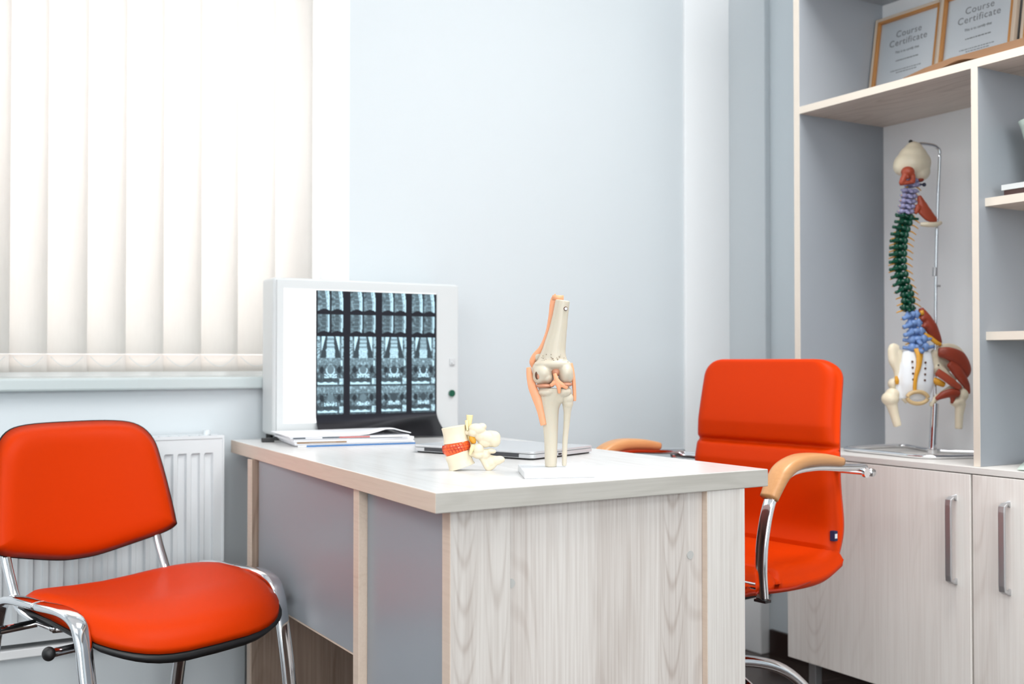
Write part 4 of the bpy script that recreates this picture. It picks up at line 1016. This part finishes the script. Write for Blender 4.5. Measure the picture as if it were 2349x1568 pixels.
# vertebrae
def vertebra(name, cx_, cy_, w, h, ang_, mat, spine, spread):
    bm = bm_new(); ca, sa = math.cos(ang_), math.sin(ang_)
    def q(dx, dy, y): return (cx_ + dx * ca - dy * sa, cy_ + dx * sa + dy * ca, y)
    Mr = Matrix.Rotation(ang_, 4, 'Y')
    px_ball(bm, q(0, 0, 6), (w * .72, w * .7, h * .62), M=Mr, seg=14)
    for g in (-1, 1):
        px_ball(bm, q(g * w * .55, -h * .05, -w * .35), (w * .36, w * .34, h * .52), M=Mr, seg=12)
        px_sweep(bm, [q(g * w * .5, 0, -w * .2), q(g * w * (spread * .55), h * .05, -w * .3), q(g * w * spread, -h * .08, -w * .25)], [(h * .28, h * .3), (h * .22, h * .25), (h * .2, h * .2)], k=3, seg=8)
    if spine == 'left': px_sweep(bm, [q(-w * .4, 0, -w * .5), q(-w * 1.1, h * .2, -w * .9), q(-w * 1.6, h * .3, -w * 1.1)], [(h * .28, h * .28), (h * .24, h * .26), (h * .26, h * .24)], k=3, seg=8)
    else: px_sweep(bm, [q(0, 0, -w * .4), q(0, h * .35, -w * .8), q(0, h * .5, -w * 1.15)], [(w * .28, h * .28), (w * .2, h * .26), (w * .16, h * .24)], k=3, seg=8)
    px_ball(bm, q(0, -h * .1, -w * .45), (w * .5, w * .3, h * .34), M=Mr, seg=12)
    return obj(name, bm, mat, sp, smooth=True)
cerv = [(2098, 411), (2094, 422), (2089.5, 437), (2087.5, 449), (2085.5, 461), (2083.5, 473), (2081, 485)]
for i, (x, y) in enumerate(cerv): vertebra('cervical_vertebra', x, y, 20 - (i == 0) * 3, 11, R(8 - i), M_lav, 'back', 1.05)
bm = bm_new(); px_ball(bm, (2121.5, 423, -8), (4.5, 4.5, 4.5)); px_sweep(bm, [(2104, 421, -8), (2121, 423, -8)], [(2, 2), (2, 2)]); obj('artery_end', bm, M_navy, sp, smooth=True)
thor = [(2083, 497), (2080, 510), (2075, 524), (2071, 538), (2069, 552), (2068, 567), (2067, 582), (2066.5, 598), (2067, 614), (2070, 630), (2074, 646), (2079, 661), (2083, 675), (2085, 690), (2084, 706)]
for i, (x, y) in enumerate(thor[:12] if False else thor): vertebra('thoracic_vertebra', x - 1, y, 18, 15, R([12, 10, 14, 10, 6, 4, 2, 0, -2, -6, -10, -12, -8, 0, 4][i]), M_green, 'left' if i < 12 else 'back', (.82 if i < 14 else 1.0) if i else 1.5)
lum = [(2094, 722), (2097, 742), (2101, 761), (2104, 779), (2106, 797)]
for i, (x, y) in enumerate(lum): vertebra('lumbar_vertebra', x, y, 17 + i * 1.8 + (i > 2) * 3, 20, R(-6 + i), M_blue, 'left' if i < 3 else 'back', 1.0 + (i > 2) * .3)
# nerves
for i, (x, y) in enumerate(cerv[1:] + thor + lum):
    bm = bm_new(); g = 1 if i > 5 else .75
    px_sweep(bm, [(x + 8, y + 4, -3), (x + 19 * g, y + 7, -4), (x + 29 * g, y + 14, -4)], [(2, 2), (1.6, 1.6), (1, 1)], k=3, seg=7)
    px_sweep(bm, [(x - 8, y + 5, -3), (x - 20 * g, y + 8, -6), (x - 28 * g, y + 11, -8)], [(2, 2), (1.6, 1.6), (1.2, 1.2)], k=3, seg=7)
    obj('spinal_nerve', bm, M_nerve, sp, smooth=True)
bm = bm_new(); px_sweep(bm, [(2120, 765, -4), (2135, 775, -6), (2148, 786, -8), (2158, 790, -6)], [(4, 3), (5, 4), (5, 4), (4, 3)]); px_sweep(bm, [(2113, 712, -8), (2116, 722, -8)], [(5, 4), (4, 4)]); obj('femoral_nerve', bm, M_nerve, sp, smooth=True)
bm = bm_new(); px_sweep(bm, [(2114, 706, 0), (2124, 728, -2), (2138, 752, -2), (2150, 772, 0), (2160, 788, 2)], [(5, 6), (13, 10), (15, 11), (11, 8), (5, 5)]); px_ball(bm, (2117, 731, -8), (8, 6, 6)); px_ball(bm, (2121, 748, -8), (8, 6, 5)); organic('psoas_muscle', bm, M_musc, sp, .0025, 2)
# pelvis
bm = bm_new()
px_sweep(bm, [(2104, 806, 0), (2103, 840, -6), (2101, 880, -6), (2100, 915, 0)], [(32, 12), (38, 14), (38, 14), (30, 10)], seg=24, sq=2.8)
px_sweep(bm, [(2072, 835, -2), (2062, 880, -2), (2066, 915, 0)], [(8, 8), (9, 8), (7, 7)]); px_sweep(bm, [(2132, 840, -2), (2137, 880, -2), (2134, 922, 0)], [(8, 8), (9, 8), (6, 7)])
organic('sacrum', bm, M_sac, sp, .0028, 2)
for g in (-1, 1):
    for q in range(4):
        bm = bm_new(); px_ball(bm, (2103 + g * (11 - q * .6) + (3 if g > 0 else -5), 829 + q * 13.5 + (g > 0) * 2, -21), (2.6, 2.5, 2.6), seg=10); obj('sacral_opening', bm, M_hole, sp, smooth=True)
bm = bm_new(); px_sweep(bm, [(2103, 800, -16), (2103, 815, -22), (2100, 840, -24), (2094, 862, -24), (2092, 885, -22), (2093, 902, -20)], [(12, 4), (8, 4), (6, 4), (4.5, 3), (4.5, 3), (3.5, 3)]); obj('cauda_equina', bm, M_nerve, sp, smooth=True)
bm = bm_new(); P = [K(2098 + 23 * math.cos(a), 911 + 13.5 * math.sin(a), -22) for a in [2 * math.pi * k / 20 for k in range(20)]]; sweep(bm, P, .0052, k=2, seg=12, closed=True); obj('pubic_ring', bm, M_tan, sp, smooth=True)
bm = bm_new()
px_sweep(bm, [(2046, 800, 0), (2052, 795, 2), (2064, 800, 2)], [(8, 6), (9, 6), (8, 6)]); px_sweep(bm, [(2048, 798, 0), (2052, 825, 0), (2060, 850, 0), (2062, 880, 0)], [(10, 6), (13, 8), (9, 8), (8, 8)]); px_sweep(bm, [(2066, 802, 2), (2068, 822, 2), (2066, 845, 2)], [(7, 6), (7, 6), (7, 6)])
px_ball(bm, (2052, 880, 6), (12, 14, 13)); px_sweep(bm, [(2060, 880, 0), (2068, 905, 0), (2082, 922, -2)], [(8, 7), (6, 6), (6, 6)])
organic('hip_bone', bm, M_bone2, sp, .0028, 3)
bm = bm_new()
px_sweep(bm, [(2128, 832, 2), (2148, 812, 4), (2172, 797, 6), (2198, 800, 8), (2214, 820, 8), (2220, 850, 8)], [(10, 6), (12, 6), (10, 6), (9, 6), (8, 6), (5, 5)]); px_ball(bm, (2150, 838, 4), (24, 8, 24)); px_ball(bm, (2180, 825, 8), (34, 7, 28)); px_sweep(bm, [(2150, 840, 0), (2170, 858, -2), (2190, 875, -2)], [(12, 7), (10, 8), (9, 9)])
px_ball(bm, (2196, 888, 4), (14, 14, 12)); px_sweep(bm, [(2190, 885, 0), (2165, 900, -2), (2143, 918, -2), (2136, 932, -2)], [(7, 7), (6, 6), (7, 6), (5, 5)])
organic('hip_bone', bm, M_bone2, sp, .0028, 3)
bm = bm_new(); px_ball(bm, (2149.5, 837, -13), (2, 2, 2.5), seg=8); obj('screw', bm, M_black, sp, smooth=True)
bm = bm_new(); px_sweep(bm, [(2150, 808, -10), (2170, 810, -14), (2196, 822, -14), (2212, 848, -12), (2207, 866, -10)], [(10, 6), (15, 9), (18, 10), (13, 9), (7, 6)]); organic('gluteal_muscle', bm, M_musc, sp, .0025, 2)
bm = bm_new(); px_sweep(bm, [(2172, 832, -16), (2188, 848, -18), (2202, 868, -18), (2213, 884, -14), (2219, 903, -10)], [(8, 6), (13, 8), (11, 8), (8, 6), (4, 4)]); organic('gluteal_muscle', bm, M_musc, sp, .0025, 2)
bm = bm_new(); px_sweep(bm, [(2145, 852, -14), (2160, 862, -16), (2178, 876, -18), (2198, 890, -16)], [(9, 6), (9, 7), (9, 7), (6, 5)]); organic('rotator_muscle', bm, M_musc2, sp, .0022, 2)
bm = bm_new(); px_sweep(bm, [(2143, 915, -12), (2160, 905, -14), (2180, 900, -16), (2196, 902, -14)], [(4, 4), (9, 7), (10, 7), (8, 6)]); px_sweep(bm, [(2178, 900, -12), (2182, 915, -12), (2180, 925, -10)], [(6, 5), (6, 5), (3, 3)]); organic('rotator_muscle', bm, M_musc, sp, .0022, 2)
bm = bm_new(); px_sweep(bm, [(2140, 870, -8), (2150, 876, -10), (2164, 882, -8)], [(6, 5), (8, 6), (6, 5)]); px_sweep(bm, [(2052, 862, -14), (2054, 872, -14), (2055, 880, -12)], [(3, 3), (5, 4), (4, 3)]); obj('sciatic_nerve', bm, M_nerve, sp, smooth=True)
bm = bm_new(); px_ball(bm, (2041, 914, -6), (20, 18, 17)); px_ball(bm, (2046, 903, -6), (16, 15, 14)); px_sweep(bm, [(2044, 925, -6), (2050, 948, -6), (2058, 977, -6)], [(14, 12), (10.5, 10), (9, 9)]); organic('femur_end', bm, M_bone2, sp, .0026, 3)
bm = bm_new(); px_ball(bm, (2207, 903, -6), (14, 13, 17)); px_ball(bm, (2196, 922, -6), (18, 13, 11)); px_sweep(bm, [(2202, 925, -6), (2199, 950, -6), (2197.5, 983, -6)], [(13, 11), (9.5, 9), (8.5, 8)]); organic('femur_end', bm, M_bone2, sp, .0026, 3)
